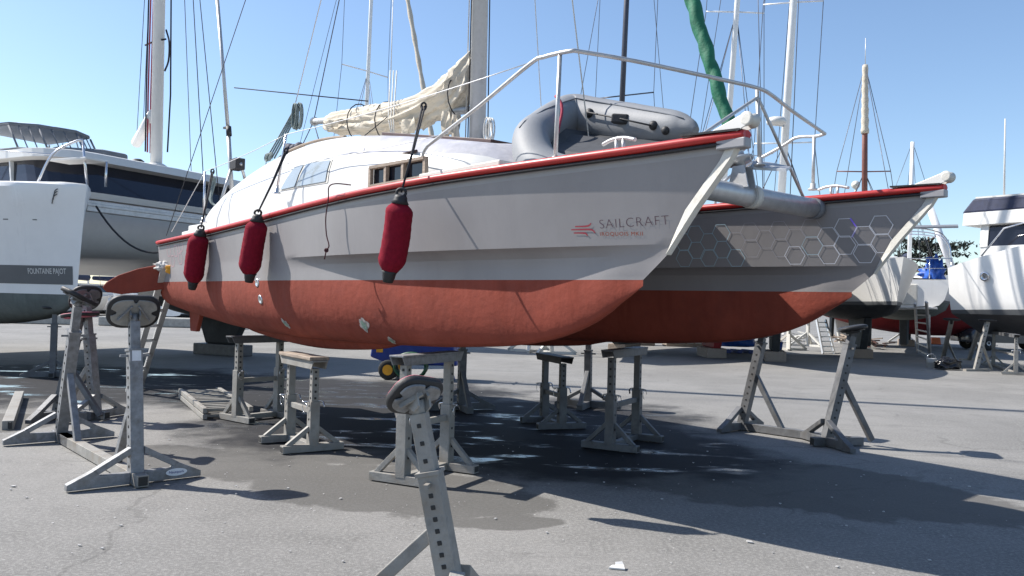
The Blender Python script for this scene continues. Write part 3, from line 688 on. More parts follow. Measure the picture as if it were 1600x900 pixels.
#@@FENDERS
# ------------------------------------------------------------------ fenders, cord, dinghy
def fender(pt,pb,v,pline,vl,label):
    a,b_=B2W(BF.pl(*pt,v)),B2W(BF.pl(*pb,v)); d=b_-a; L=d.length; ax=d/L
    t=thing('fender',label,'fender',b_,0,'crimson fenders hung along the near hull')
    la,lb=a-b_,Vector((0,0,0)); r=L*.155
    mb=MB(); prof=[]
    for i in range(25):
        s_=i/24; rr=r*min(1,(math.sin(PI*min(1,max(0,(s_*1.0)/.16)/2)))**.6 if s_<.16 else 1)
        if s_>.84: rr=r*max(.55,1-((s_-.84)/.16)**1.6*.48)
        rr=max(rr,r*.42); prof.append((rr*(1+.012*math.sin(i*2.3)),L*(.075+.80*s_)))
    mb.lathe(prof,la,ax,48); sd=pt[0]*.13
    for i_,v_ in enumerate(mb.v):
        q=v_-la; h_=q.dot(ax); rad=q-ax*h_
        k_=.05*noise.noise(Vector((rad.x*9+sd,rad.y*9,h_*4)))+.035*noise.noise(Vector((rad.x*26+sd,rad.y*26,h_*9+sd)))
        mb.v[i_]=la+ax*h_+rad*(1+k_)+Vector((.012*math.sin(h_*5+sd),0,0))
    mb.build('fleece_cover',FENDER,t)
    mb=MB(); mb.lathe([(.02,0),(.04,L*.006),(.05,L*.03),(r*.5,L*.06),(r*.66,L*.10)],la,ax,20); top=mb.build('end_cap',RUBBER,t)
    mb=MB(); mb.tube([la+Vector((math.cos(q)*.035,0,math.sin(q)*.03+.015)) for q in [2*PI*k/12 for k in range(13)]],.012,6); mb.build('eye',RUBBER,top)
    mb=MB(); mb.lathe([(r*.62,L*.865),(r*.50,L*.90),(r*.46,L*.95),(r*.36,L*1.0),(.0001,L*.99)],la,ax,20); mb.build('end_cap',RUBBER,t)
    hi=B2W(BF.pl(*pline,vl))-b_; mb=MB()
    for k in range(2): mb.tube([la+Vector((0,0,.02)),la.lerp(hi,.5)+Vector((.008*k,0,0)),hi+Vector((.02*k-.01,0,0))],.0085,6)
    mb.tube([hi+Vector((.02*math.cos(q),0,.03*math.sin(q))) for q in [2*PI*k/10 for k in range(11)]],.009,6)
    mb.build('rope',ROPEB,t)
fender((627,304),(606,441),-.72,(662,166),-.36,'largest crimson fender, nearest the bow, on a long black rope')
fender((403,335),(389,441),-.66,(447,236),-.42,'middle one of the three crimson fenders along the grey hull')
fender((314,358),(300,452),-.62,(332,268),-.42,'crimson fender nearest the stern, beside the aluminium ladder')
mb=MB(); pts=[BF.pl(*p,-.62) for p in ((540,287),(525,287),(514,292),(513,310),(509,340),(510,366),(514,384),(510,391),(507,405))]
pts=[B2W(p) for p in pts]; pts[0]=B2W(BF.pl(548,289,-.45)); mb.tube(spline(pts,5),.0062,6)
mb.tube([pts[-2]+Vector((.014*math.cos(a),0,.014*math.sin(a))) for a in [2*PI*k/8 for k in range(9)]],.008,6)
single('hanging_cord',mb,mat('dark_red_rope',(.07,.018,.024),.85,0,.7,60),'thin red and black cord dangling over the grey topside','cord')
# black bag strap blue clip at the fender rope
# dinghy leaning on the fore deck
D=lambda px,py,d:at(px,py,d)
dt=thing('inflatable_dinghy','grey inflatable dinghy tipped on the fore deck behind the pulpit','dinghy',at(930,225,7.0))
off=Vector(dt.location)
up_=[D(1088,204,6.35),D(1076,200,6.42),D(1054,200,6.55),D(985,195,6.95),D(930,187,7.25),D(896,180,7.38),D(876,186,7.25),D(848,202,6.95),D(830,220,6.6),D(845,262,6.3),D(900,280,6.1),D(1000,270,5.8),D(1060,262,5.6)]
rr_=[.03,.08,.14,.185,.195,.19,.18,.165,.155,.17,.175,.17,.15]
S=spline(up_,6); rads=[]
for i in range(len(S)):
    f=i/6; k=min(int(f),len(rr_)-2); rads.append(lerp(rr_[k],rr_[k+1],f-k))
mb=MB(); mb.tube([p-off for p in S],rads,24); mb.build('buoyancy_tube',PVC,dt)
mb=MB(); fl=[p-off for p in (D(1060,232,6.4),D(930,214,7.2),D(884,208,7.0),D(850,240,6.6),D(890,276,6.2),D(1050,262,5.8))]
nn=(fl[1]-fl[0]).cross(fl[5]-fl[0]).normalized()*.04; mb.prism(fl,nn); mb.build('floor',PVCD,dt)
def dsurf(px,py):
    o=CAMP; bv=DBV; h=bv.ray_cast(CAMP-off,ray(px,py).normalized()); return h[0],h[1]
tubo=[c for c in dt.children if c.name.startswith('buoyancy')][0]
DBV=BVHTree.FromPolygons([v.co for v in tubo.data.vertices],[tuple(p.vertices) for p in tubo.data.polygons])
prev=None; pts=[]
for px,py,ra in ((921,177,.042),(972,187,.04),(1021,196,.038),(1040,204,.034)):
    h,n=dsurf(px,py)
    if h is None: continue
    n=n if n.dot(-ray(px,py))>0 else -n
    mb=MB()
    if px==972: 
        x=Vector((1,-.3,-.1)).normalized(); y=n.cross(x).normalized(); M=Matrix((x,y,n)).transposed(); mb.box(h+n*.02,(.14,.085,.05),M)
        mb.build('carry_handle',RUBBER,dt,bevel=.015)
    else:
        mb.lathe([(ra,-.01),(ra,.012),(ra*.6,.03),(.0001,.032)],h,n,16); mb.build('rope_patch',RUBBER,dt)
    if px<1030 and py<198: pts.append(h+n*.035)
mb=MB(); mb.tube(pts,.008,6); mb.build('grab_line',RUBBER,dt)
mb=MB()
seam=[]
for px,py in ((812,200),(820,190),(850,172),(880,160),(900,154),(960,164),(1040,178),(1068,186)):
    h,n=dsurf(px,py)
    if h: 
        n=n if n.dot(-ray(px,py))>0 else -n; seam.append(h+n*.003)
if len(seam)>2: mb.tube(seam,.006,6); mb.build('seam_tape',GREYCAN,dt)
mb=MB(); mb.tube(spline([D(868,150,6.95)-off,D(876,160,6.9)-off,D(878,175,6.85)-off,D(874,195,6.8)-off,D(871,210,6.75)-off],5),.013,6); mb.build('painter_rope',ROPER,dt)

#@@STANDS
# ------------------------------------------------------------------ steel yard stands
def holes(mb,a,b,wd,n,face,off,mi=1,t0=.1,t1=.9,sz=.021):
    a,b=Vector(a),Vector(b); x=(b-a).normalized(); f=Vector(face).normalized(); y=f.cross(x)
    M=Matrix((x,y,f)).transposed()
    for i in range(n): mb.box(a.lerp(b,lerp(t0,t1,i/(n-1)))+f*off,(sz,sz,.006),M,mi)
def jack(loc,ang,lean,H,padtilt=(0,0),padsize=(.42,.30),label='',brace=True,beam=None,metal=GALV,plate=1.0,rim=RUBBER,outer=.78,roll=0,group='adjustable steel jack stands',face=GALVL,sticker=None,stub=.12,padround=False):
    """local +Y is the way the post leans; foot plate along X"""
    t=thing('jack_stand',label,'boat stand',loc,ang,group)
    ln=R(lean); ax=Vector((0,math.sin(ln),math.cos(ln))); nx=Vector((0,math.cos(ln),-math.sin(ln)))
    p0=Vector((0,0,.02)); p1=p0+ax*(H*outer); p2=p0+ax*(H-.07)
    mb=MB(); mb.bar(p0,p1,.10,.10,nx); holes(mb,p0,p1,.1,11,(-1,0,0),.051,1,.12,.86); holes(mb,p0,p1,.1,11,(1,0,0),.051,1,.12,.86)
    po=mb.build('post',[metal,HOLE],t,bevel=.008)
    mb=MB(); mb.bar(p1,p2,.074,.074,nx); holes(mb,p1,p2,.07,3,(-1,0,0),.038,1,.2,.8,.02); po2=mb.build('inner_tube',[metal,HOLE],t,bevel=.008)
    mb=MB(); mb.bar(p1-ax*.05+Vector((-.11,0,0)),p1-ax*.05+Vector((.11,0,0)),.02,.02); mb.bar(p1-ax*.012,p1+ax*.006,.114,.114,nx); mb.build('locking_pin',metal,po2)
    # foot plate: two triangular wings with openings, as bars and web
    mb=MB(); hh=.30; th=.07; pl=plate/2
    for sg in (-1,1):
        mb.prism([(sg*.052,-th/2,.015),(sg*pl,-th/2,.015),(sg*pl,-th/2,.06),(sg*.30,-th/2,.155),(sg*.27,-th/2,.105),(sg*.052,-th/2,.105)],(0,th,0))
        mb.prism([(sg*.052,-th/2,.245),(sg*.052,-th/2,hh),(sg*.32,-th/2,.148),(sg*.29,-th/2,.11)],(0,th,0))
    ft=mb.build('foot_plate',metal,t,bevel=.004)
    mb=MB(); bl=beam or .45
    mb.bar((0,-stub-.05,.055),(0,bl,.055),.09,.09); mb.box((0,-stub-.052,.055),(.07,.006,.07),None,1); mb.build('base_beam',[face if beam else metal,HOLE],t,bevel=.005)
    if brace:
        q=p0+ax*(H*outer*.62); e=Vector((0,math.sin(ln)*H*.5+.42,.06)); mb=MB(); mb.bar(q+nx*.04,e,.06,.06); mb.build('brace',metal,t,bevel=.005)
    # pad on a swivel
    pc=p0+ax*H; M=Matrix.Rotation(R(padtilt[1]),3,'Z')@Matrix.Rotation(R(padtilt[0]),3,'X')@Matrix.Rotation(R(roll),3,'Y')
    def rr(wx,wy,r,n=6):
        o=[]
        for cx,cy,a0 in ((wx/2-r,wy/2-r,0),(-wx/2+r,wy/2-r,90),(-wx/2+r,-wy/2+r,180),(wx/2-r,-wy/2+r,270)):
            for k in range(n+1): a=R(a0+90*k/n); o.append(Vector((cx+r*math.cos(a),cy+r*math.sin(a),0)))
        return o
    W,Hh=padsize; sw=MB(); sw.tube([p2-ax*.02,pc-ax*.01],.034,12); c=pc+M@Vector((0,0,-.02))
    for sg in (-1,1): sw.prism([pc+M@Vector((sg*.03,-.05,-.005)),pc+M@Vector((sg*.03,.05,-.005)),pc+M@Vector((sg*.03,.02,-.07)),pc+M@Vector((sg*.03,-.02,-.07))],M@Vector((sg*.01,0,0)))
    sw.build('swivel',metal,t)
    mb=MB(); o=rr(W,Hh,Hh*.38); bend=lambda p:Vector((p.x,p.y,.28*p.x*p.x+.10*p.y*p.y))
    rows=[]
    for zf,sc in ((.035,.0),(.035,.6),(.038,.95),(.030,1.0),(.008,1.0),(-.001,.97),(.001,.0)):
        rows.append([pc+M@(bend(p*sc)+Vector((0,0,zf))) for p in o])
    mb.grid(rows,wrap=True,mif=lambda i,k:0 if i<3 else 1); pad=mb.build('pad',[rim,RUBBER],t)
    # notched steel backing
    mb=MB(); pts=[]
    for i in range(72):
        a=2*PI*i/72; ca,sa=math.cos(a),math.sin(a); q=(abs(ca/(W*.43))**3.2+abs(sa/(Hh*.41))**3.2)**(-1/3.2)
        nt_=1-.24*max(0,1-(abs(math.sin(a*2))/.30)**4)
        pts.append(Vector((ca*q*nt_,sa*q*nt_,0)))
    mb.grid([[pc+M@(bend(p*s_)+Vector((0,0,-.006-.008*(s_<.99)))) for p in pts] for s_ in (1,.97,.02)],wrap=True,smooth=False); bpl=mb.build('backing_plate',face,pad)
    mb=MB()
    for sx_ in (-1,1): mb.bar(pc+M@Vector((sx_*W*.06,-Hh*.25,-.02)),pc+M@Vector((sx_*W*.30,Hh*.20,-.02+.28*(W*.3)**2)),.012,.03,M@Vector((0,0,1)))
    mb.build('stiffening_rib',metal,bpl)
    if sticker:
        mb=MB(); sx=.30; cz=.07
        mb.add([(sx+math.cos(a)*.085,-th/2-.004,cz+math.sin(a)*.03) for a in [2*PI*k/24 for k in range(24)]],[tuple(range(24))]); pl_=mb.build('maker_plate',LABELW,ft)
        vs,fs,_=text_mesh('Nautipark'); mb=MB(); mb.add([(sx-.06+x*.12,-th/2-.007,cz-.014+y*.026) for x,y in vs],fs); mb.build('plate_lettering',BLUE,pl_)
        mb=MB(); mb.add([(-.03,-.0545,.92),(.03,-.0545,.92),(.03,-.0545,1.02),(-.03,-.0545,1.02)],[(0,1,2,3)]); mb=MB(); q0=p0+ax*.95
        mb.add([q0-nx*.054+Vector((sx_,0,0))+ax*sz_ for sx_,sz_ in ((-.035,0),(.035,0),(.035,.10),(-.035,.10))],[(0,1,2,3)]); mb.build('label_sticker',LABELW,po)
    return t
def G(px,py): return gp(px,py)
def ang_to(a,b): d=b-a; return math.atan2(d.y,d.x)-PI/2     # local +Y points a->b
s1,s2=G(212,757),G(94,690)
jack(s1,ang_to(s1,s2),8,1.34,(-60,-6),(.40,.30),'front left galvanised jack stand, tilted oval pad facing the camera',beam=(s2-s1).length*.97,sticker=True,face=GALVL)
jack(s2,ang_to(s2,s1),19,1.50,(-16,25),(.36,.26),'leaning jack stand behind the front left stand, dark curved pad',face=GALVD,roll=-22)
s3=G(88,655); jack(s3,R(-95),12,1.22,(8,0),(.42,.34),'jack stand at far left with flat pinkish pad lying level',metal=GALVD,rim=PINKR,face=PINKR)
s4=G(150,655); jack(s4,R(70),9,1.42,(-55,-25),(.36,.36),'upright jack stand with round black pad tipped toward the grey hull',metal=GALV,face=GALVD,outer=.7)
s5=G(82,590); jack(s5,R(20),0,1.18,(0,0),(.40,.28),'grimy jack stand under the white catamaran bow',metal=GALVD,brace=False,face=GALVD)
s6=Vector((-.20,3.72,0)); jack(s6,R(80),12.5,1.06,(-48,-22),(.27,.22),'nearest jack stand, bottom centre, pink edged pad tipped sideways',metal=GALVL,rim=PINKR,face=GALV,outer=.68,roll=14)
s7,s8=G(1158,672),G(1290,697)
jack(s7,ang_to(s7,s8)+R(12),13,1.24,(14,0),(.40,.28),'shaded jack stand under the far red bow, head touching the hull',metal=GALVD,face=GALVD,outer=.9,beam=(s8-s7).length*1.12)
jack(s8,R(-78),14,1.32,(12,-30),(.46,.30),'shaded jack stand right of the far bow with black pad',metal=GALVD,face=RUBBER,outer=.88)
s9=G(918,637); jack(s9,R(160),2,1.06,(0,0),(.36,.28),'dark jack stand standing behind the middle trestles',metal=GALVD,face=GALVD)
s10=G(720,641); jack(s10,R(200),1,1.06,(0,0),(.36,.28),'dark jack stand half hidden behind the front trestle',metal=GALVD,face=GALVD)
def trestle(a,b,H,outer,label,metal,top=GALV,foot=.62,beamw=.14,beamh=.085,over=.14,wood=None,inner_round=False,topang=0):
    c=(a+b)/2; d=b-a; L=d.length; t=thing('trestle',label,'trestle',c,math.atan2(d.y,d.x),'height adjustable steel trestles')
    for sg in (-1,1):
        x=sg*L/2; ho=H*outer
        mb=MB(); mb.box((x,0,ho/2+.03),(.095,.095,ho-.06)); holes(mb,(x,0,.06),(x,0,ho),.095,3,(0,-1,0),.049,1,.3,.9,.02); po=mb.build('post',[metal,HOLE],t,bevel=.006)
        mb=MB(); mb.box((x,0,(ho+H-beamh)/2),(.07,.07,H-beamh-ho)); holes(mb,(x,0,ho),(x,0,H-beamh),.07,5,(0,-1,0),.036,1,.1,.9,.022); holes(mb,(x,0,ho),(x,0,H-beamh),.07,5,(sg,0,0),.036,1,.1,.9,.022); inn=mb.build('inner_tube',[metal,HOLE],t,bevel=.01)
        mb=MB(); mb.tube(spline([(x-.02,-.11,ho-.005),(x+.0,-.06,ho),(x+.0,.08,ho),(x+.03,.10,ho-.06)],4),.009,6); mb.tube([(x+.06*math.cos(q),-.09,ho-.06+.05*math.sin(q)) for q in [2*PI*k/12 for k in range(10)]],.003,5); mb.build('locking_pin',STEEL,inn)
        mb=MB(); mb.bar((x,-foot/2,.045),(x,foot/2,.045),.09,.07)
        for e in (-1,1): mb.box((x,e*foot/2+e*.001,.045),(.07,.006,.05),None,1)
        fb=mb.build('foot_beam',[metal,HOLE],t,bevel=.005)
        for e in (-1,1): mb=MB(); mb.bar((x,e*.04,ho*.48),(x,e*foot*.42,.07),.045,.045,(1,0,0)); mb.build('brace',metal,fb,bevel=.004)
    mb=MB(); mb.bar((-L/2,0,H*outer*.80),(L/2,0,H*outer*.80),.04,.055); mb.build('tie_bar',metal,t,bevel=.004); mb=MB(); mb.bar((-L/2,0,.05),(L/2,0,.05),.07,.06); mb.build('tie_bar',metal,t,bevel=.004)
    mb=MB(); h0=H-beamh; x0=L/2+over
    mb.box((0,0,H-.008),(2*x0,beamw,.016))
    for e in (-1,1): mb.prism([(-x0,e*beamw*.40,H-.016),(-x0+.04,e*beamw*.40,h0),(x0-.04,e*beamw*.40,h0),(x0,e*beamw*.40,H-.016)],(0,e*.012,0))
    tb=mb.build('top_beam',top,t,bevel=.003)
    if wood:
        mb=MB(); mb.box((0,0,H+.018),(2*x0*.96,beamw*1.25,.034)); mb.build('plank',wood,t,bevel=.006,label='worn timber plank on top')
    return t
trestle(G(629,757),G(697,735),1.06,.56,'front pale trestle carrying the near hull behind the closest jack stand',GALVL,GALV)
trestle(G(370,659),G(434,652),1.03,.60,'rear trestle carrying the near hull beside stacked slatted frames',GALVL,GALVD)
trestle(G(452,690),G(488,706),.90,.55,'low trestle topped with a worn wooden plank',GALVL,GALVL,wood=WOOD,beamw=.16)
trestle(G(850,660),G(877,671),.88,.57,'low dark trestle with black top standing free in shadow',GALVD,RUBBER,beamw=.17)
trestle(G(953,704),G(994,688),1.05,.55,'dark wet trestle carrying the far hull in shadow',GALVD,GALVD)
# slatted frames stacked on the ground
def slats(z):
    mb=MB(); a=Vector((-3.95,10.55,z)); 
    return mb
t=thing('slatted_frame','two slatted steel ladder frames stacked flat beside the rear trestle','frame',Vector((-3.98,11.0,0)),R(-61))
for k in range(2):
    mb=MB(); z=.04+.075*k
    for y in (-.27,.27): mb.bar((-1.15,y,z),(1.15,y,z),.05,.06)
    f_=mb.build('side_rail',GALVL,t,bevel=.004); mb=MB()
    for i in range(14): mb.bar((-1.05+.16*i,-.25,z),(-1.05+.16*i,.25,z),.06,.03)
    mb.build('slats',GALVL,t)
a,b_=G(12,672),G(30,622)
mb=MB(); mb.bar((a.x,a.y,.05),(b_.x,b_.y,.05),.11,.10); mb.bar((a.x,a.y-.001,.05),(a.x+.004,a.y+.012,.05),.085,.075,mi=1)
single('steel_beam',mb,[GALVL,HOLE],'short loose box beam lying on asphalt at far left','beam',bevel=.005)
# ladder at the stern with cloths on top
lt=thing('ladder','aluminium ladder leaning against the grey stern','ladder',gp(214,606))
o=Vector(lt.location); top=[at(257,418,11.05)-o,at(277,420,11.25)-o]; bot=[gp(200,612)-o,gp(219,606)-o]
for k in range(2):
    mb=MB(); mb.bar(bot[k],top[k],.075,.075,(.5,-.85,0)); mb.build('rail',ALU,lt,bevel=.004)
for i in range(8):
    t_=(i+.6)/8.2; mb=MB(); mb.bar(bot[0].lerp(top[0],t_),bot[1].lerp(top[1],t_),.045,.045,(0,0,1)); mb.build('rung',ALU,lt)
def lump(name,c,size,mats,label,catg,seed=0,f=2.2,amp=.35,n=18,mif=None,flatb=False,parent=None,thin=1):
    mb=MB(); rows=[]
    for i in range(n+1):
        th=PI*i/n; row=[]
        for j in range(n*2):
            ph=PI*j/n; d=Vector((math.sin(th)*math.cos(ph),math.sin(th)*math.sin(ph),math.cos(th)))
            k=1+amp*noise.noise(d*f+Vector((seed*3.1,seed,0)))+amp*.5*noise.noise(d*f*2.7+Vector((seed,0,5)))
            p=Vector((d.x*size[0]*k,d.y*size[1]*k,d.z*size[2]*k))
            if flatb: p.z=max(p.z,-size[2]*.55)
            row.append(Vector(c)+p)
        rows.append(row)
    mb.grid(rows,wrap=True,mif=mif)
    if parent: return mb.build(name,mats,parent)
    return single(name,mb,mats,label,catg)
CLOTH=mat('speckled_cloth',(.5,.48,.46),.95,0,.8,14,.5,40,dirt=(.06,.05,.05),dscale=11,damt=.9)
lump('work_cloth',at(264,417,11.1),(.17,.09,.075),CLOTH,'speckled rag bundled over the top of the stern ladder','cloth',2,3,.5)
mb=MB(); c=at(267,424,10.98); mb.bar(c+Vector((-.06,0,.02)),c+Vector((.12,.03,-.05)),.09,.07,(0,0,1)); mb.bar(c+Vector((-.07,0,.05)),c+Vector((.02,0,.06)),.07,.05)
single('yellow_sander',mb,[YELLOW],'yellow power tool strapped at the ladder top beside the rag','tool',bevel=.015)
# blue wash-down trolley behind the front trestle
tp=gp(652,592); tr=thing('wash_trolley','blue two wheeled trolley carrying a green hose behind front trestle','trolley',tp,R(-8))
mb=MB(); mb.prism([(-.85,-.35,.42),(-.80,-.35,.80),(.75,-.35,.78),(.85,-.35,.30),(-.45,-.35,.28)],(0,.7,0)); mb.build('body',BLUE,tr,bevel=.03)
mb=MB(); mb.box((-.66,-.353,.64),(.13,.012,.26)); mb.build('warning_label',YELLOW,tr)
for y in (-.42,.36):
    mb=MB(); mb.lathe([(.10,-.05),(.17,-.05),(.19,-.03),(.19,.03),(.17,.05),(.10,.05)],(-.46,y,.19),(0,1,0),20); wh=mb.build('wheel',TYRE,tr)
    mb=MB(); mb.lathe([(.10,-.055),(.11,0),(.10,.055),(.03,.06),(.03,-.06)],(-.46,y,.19),(0,1,0),14); mb.build('hub',YELLOW,wh)
mb=MB()
for i in range(16): mb.tube([(-.02+.30*math.cos(a),-.52+.012*i,.28+.24*math.sin(a)+.01*math.sin(i)) for a in [2*PI*k/20 for k in range(21)]],.022,6)
mb.build('hose_coil',GREENH,tr)
mb=MB(); mb.bar((.6,0,.35),(.72,0,.0),.06,.06); mb.tube([(.7,-.3,.76),(1.05,-.3,.9),(1.05,.3,.9),(.7,.3,.76)],.02,6); mb.build('handle',BLUE,tr)
# flakes of old paint and grit on the asphalt
mb=MB()
for i in range(420):
    x=random.uniform(-5,4.5); y=random.uniform(4.2,9.5) if random.random()<.8 else random.uniform(9,16); s_=random.choice([.003,.004,.005,.006,.008,.012]); a=random.random()*6
    if i<5: s_=.022
    q=[Vector((x+s_*math.cos(a+k*1.57+random.uniform(-.4,.4))*random.uniform(.6,1.2),y+s_*math.sin(a+k*1.57)*random.uniform(.6,1.3),.006)) for k in range(4)]
    mb.prism(q,(0,0,.002+.003*(s_>.01)))
fl=mb.build('paint_flakes',[mat('paint_flake',(.42,.41,.40),.7,0,.4,3)]); fl['kind']='stuff'
mb=MB(); c=gp(962,890); mb.prism([c+Vector((-.04,.0,.004)),c+Vector((.05,-.02,.004)),c+Vector((.045,.012,.02)),c+Vector((-.02,.02,.012))],(0,0,.008)); mb.prism([c+Vector((.0,.01,.012)),c+Vector((.05,.01,.016)),c+Vector((.04,.03,.035)),c+Vector((.0,.03,.03))],(0,0,.004))
single('plastic_scrap',mb,WHITE,'small white scrap of plastic on sunlit asphalt bottom right','scrap')

#@@FP
# ================================================================== white cruising catamaran on the left
FF=Frame(-7.36,14.0,28.1); FB=6.1
fp=thing('cruising_catamaran','big white cruising catamaran with dark window band, left edge','catamaran')
def fhw(u,z):
    zt=3.42; st=.16*max(0,(3.3-z))/1.8-.02*(z>3.2)
    d=u-st
    if d<=0: return 0
    if z<1.42: k=1
    else: k=1
    fl=lerp(.72,.86,max(0,min(1,(z-1.4)/1.9)))
    return fl*full(d,lerp(3.6,1.9,max(0,min(1,(z-1.4)/1.9))),2.2)
def fsheer(u): return 3.36+.02*u if u<6 else 3.48
FK=[(0.16,1.42),(.25,1.30),(.5,1.15),(1.0,1.02),(2,.90),(4,.82),(7,.86),(10,1.05),(12,1.3)]
rows=[]; NS=40
lv=[('s',1.0),('s',.985),('s',.95),('s',.8),('s',.6),('s',.46),('s',.30),('s',.16),('s',.02)]
for _,t in lv:
    row=[]
    for i in range(NS+1):
        u=lerp(.16*max(0,1-t)*1.0,12,(i/NS)**1.6); z=lerp(1.42,fsheer(u),t); wd=fhw(u,z) if i else 0
        if t==1.0: wd*=.86
        if t==.985: wd*=.96
        row.append((u,max(wd,0),z))
    rows.append(row)
wl=rows[-1]
for j in range(1,9):
    a=j/8*PI/2; rows.append([(u,wd*math.cos(a)**.7 if j<8 else 0,lerp(z,min(z,table(FK,u)),math.sin(a)**1.1)) for u,wd,z in wl])
fhulls=[]
for vc in (0,FB):
    mb=MB()
    cut=(lambda u:u) if vc==0 else (lambda u:u*.47)
    for sg in (-1,1): mb.grid([[L3(cut(u),vc+sg*wd,z) for u,wd,z in r] for r in rows],mif=lambda i,k:0 if i<8 else 1)
    top=[(cut(u),wd,z) for u,wd,z in rows[0]]; col=[r[-1] for r in rows]; ring=[L3(cut(u),vc-wd,z) for u,wd,z in col]+[L3(cut(u),vc+wd,z) for u,wd,z in reversed(col[:-1])]; mb.add(ring,[tuple(range(len(ring)))],0); mb.grid([[L3(u,vc-wd,z) for u,wd,z in top],[L3(u,vc,z+.07*min(1,wd*2)) for u,wd,z in top],[L3(u,vc+wd,z) for u,wd,z in top]],0)
    fh=mb.build('hull',[BRIGHT,BOTTOMG if vc==0 else BOTTOMD],fp,weld=True,sharp=R(30)); fhulls.append(fh)
    mb=MB(); ko=0 if vc==0 else 0
    ko=0 if vc==0 else -2.2; k1=0 if vc==0 else -.9
    mb.prism([L3(4.6+ko,vc-.10,.95),L3(7.2+ko+k1,vc-.10,.95),L3(6.9+ko+k1,vc-.10,.28),L3(5.0+ko,vc-.10,.28)],(0,.2,0)); mb.build('mini_keel',BOTTOMG if vc==0 else BOTTOMD,fh,bevel=.05)
    mb=MB(); mb.box(L3(5.9+ko*1.2,vc,.14),(1.6,.5,.28)); mb.build('keel_block',GALVD,fh,bevel=.02)
FBV=BVHTree.FromPolygons([v.co for v in fhulls[0].data.vertices],[tuple(p.vertices) for p in fhulls[0].data.polygons])
FCAM=FF.loc(CAMP)
def fhit(px,py):
    d=ray(px,py); dl=Vector((d.x*FF.c-d.y*FF.s,d.x*FF.s+d.y*FF.c,d.z)).normalized(); return FBV.ray_cast(FCAM,dl)[0]
mb=MB(); rws=[]
pr=[fhit(108,y) for y in (416,445)]; zt,zb=1.5+(pr[0].z-1.5 if pr[0] else .5),(pr[1].z if pr[1] else 1.65)
for z in (zt,(zt+zb)/2,zb): rws.append([side(FBV,lerp(.22,9,(i/30)**1.3),z,-3,.004) for i in range(31)])
mb.grid(rws); stp=mb.build('side_stripe',STRIPE,fhulls[0])
a,b_,c=fhit(45,430.5),fhit(104,431),fhit(45,419)
if a and b_ and c:
    vs,fs,_=text_mesh('FOUNTAINE PAJOT',.012); mb=MB(); mb.add([side(FBV,lerp(-a.x,-b_.x,x),lerp(a.z,b_.z,x)+y*(c.z-a.z),-3,.010) for x,y in vs],fs); mb.build('stripe_lettering',WHITE,stp)
mb=MB(); mb.add([side(FBV,lerp(.7,6,i/10),2.72+dz,-3,.004) for i in range(11) for dz in (0,.018)],[(2*i,2*i+2,2*i+3,2*i+1) for i in range(10)]); mb.build('crease_line',STRIPE,fhulls[0])
e=fhit(86,305)
if e:
    mb=MB()
    for k in range(3):
        p0=fhit(82+1.5*k,318-6*k); p1=fhit(84+1.3*k,308-5*k); p2=fhit(90+.5*k,303-4.0*k)
        if p0 and p1 and p2: mb.tube([p+Vector((0,-.01,0)) for p in spline([p0,p1,p2],4)],.009,5)
    if mb.v: mb.build('bow_emblem',STRIPE,fhulls[0])
# bridge deck nacelle between the hulls
mb=MB(); rw=[]
for u,zb in ((1.7,3.1),(1.75,2.75),(1.95,2.4),(2.4,2.2),(3.5,2.15),(8.5,2.25)):
    rw.append([L3(u,.55,zb-.25),L3(u,1.1,zb-.02),L3(u,FB/2,zb+.05),L3(u,FB-1.1,zb-.02),L3(u,FB-.55,zb-.25),L3(u,FB-.55,3.3),L3(u,FB/2,3.36),L3(u,.55,3.3)])
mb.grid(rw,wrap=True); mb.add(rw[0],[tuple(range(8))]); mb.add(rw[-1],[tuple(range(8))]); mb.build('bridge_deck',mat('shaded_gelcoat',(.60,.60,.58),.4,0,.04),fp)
mb=MB(); a,b_=FF.pl(150,324,.35),FF.pl(336,345,FB-.35); a.x=-.55; b_.x=-.55; a.z=b_.z=3.06; mb.bar(a,b_,.16,.2); mb.bar(a+Vector((.085,0,.02)),b_+Vector((.085,0,.02)),.02,.06); fpb=mb.build('crossbeam',ALU,fp,bevel=.02)
# saloon
def ringpts(scale,z,u0,u1,v0,v1,rc,n=6):
    o=[]
    for cu,cv,a0 in ((u0+rc,v0+rc,0),(u0+rc,v1-rc,1),(u1-.4,v1-.4,2),(u1-.4,v0+.4,3)):
        r_=rc if a0<2 else .4
        for k in range(n+1):
            a={0:(270,180),1:(180,90),2:(90,0),3:(360,270)}[a0]; q=R(lerp(a[0],a[1],k/n)); o.append(L3(cu+r_*math.cos(q),cv+r_*math.sin(q),z))
    return o
lev=[(3.3,1.35,.35),(3.42,1.3,.33),(4.02,1.75,.5),(4.06,1.55,.36),(4.22,1.62,.38),(4.32,2.1,.7)]
rg=[ringpts(1,z,u0,10.2,v0,FB-v0,.9) for z,u0,v0 in lev]
mb=MB(); mb.grid(rg,wrap=True,smooth=False,mif=lambda i,k:1 if i==1 else 0); mb.add(rg[-1],[tuple(range(len(rg[-1])))]); sal=mb.build('saloon',[WHITE,GLASS],fp)
mb=MB(); 
for v in (1.0,):
    mb.bar(L3(2.7,.38,3.42),L3(3.0,.50,4.0),.04,.16,(0,1,0))
mb.build('window_pillar',WHITE,sal)
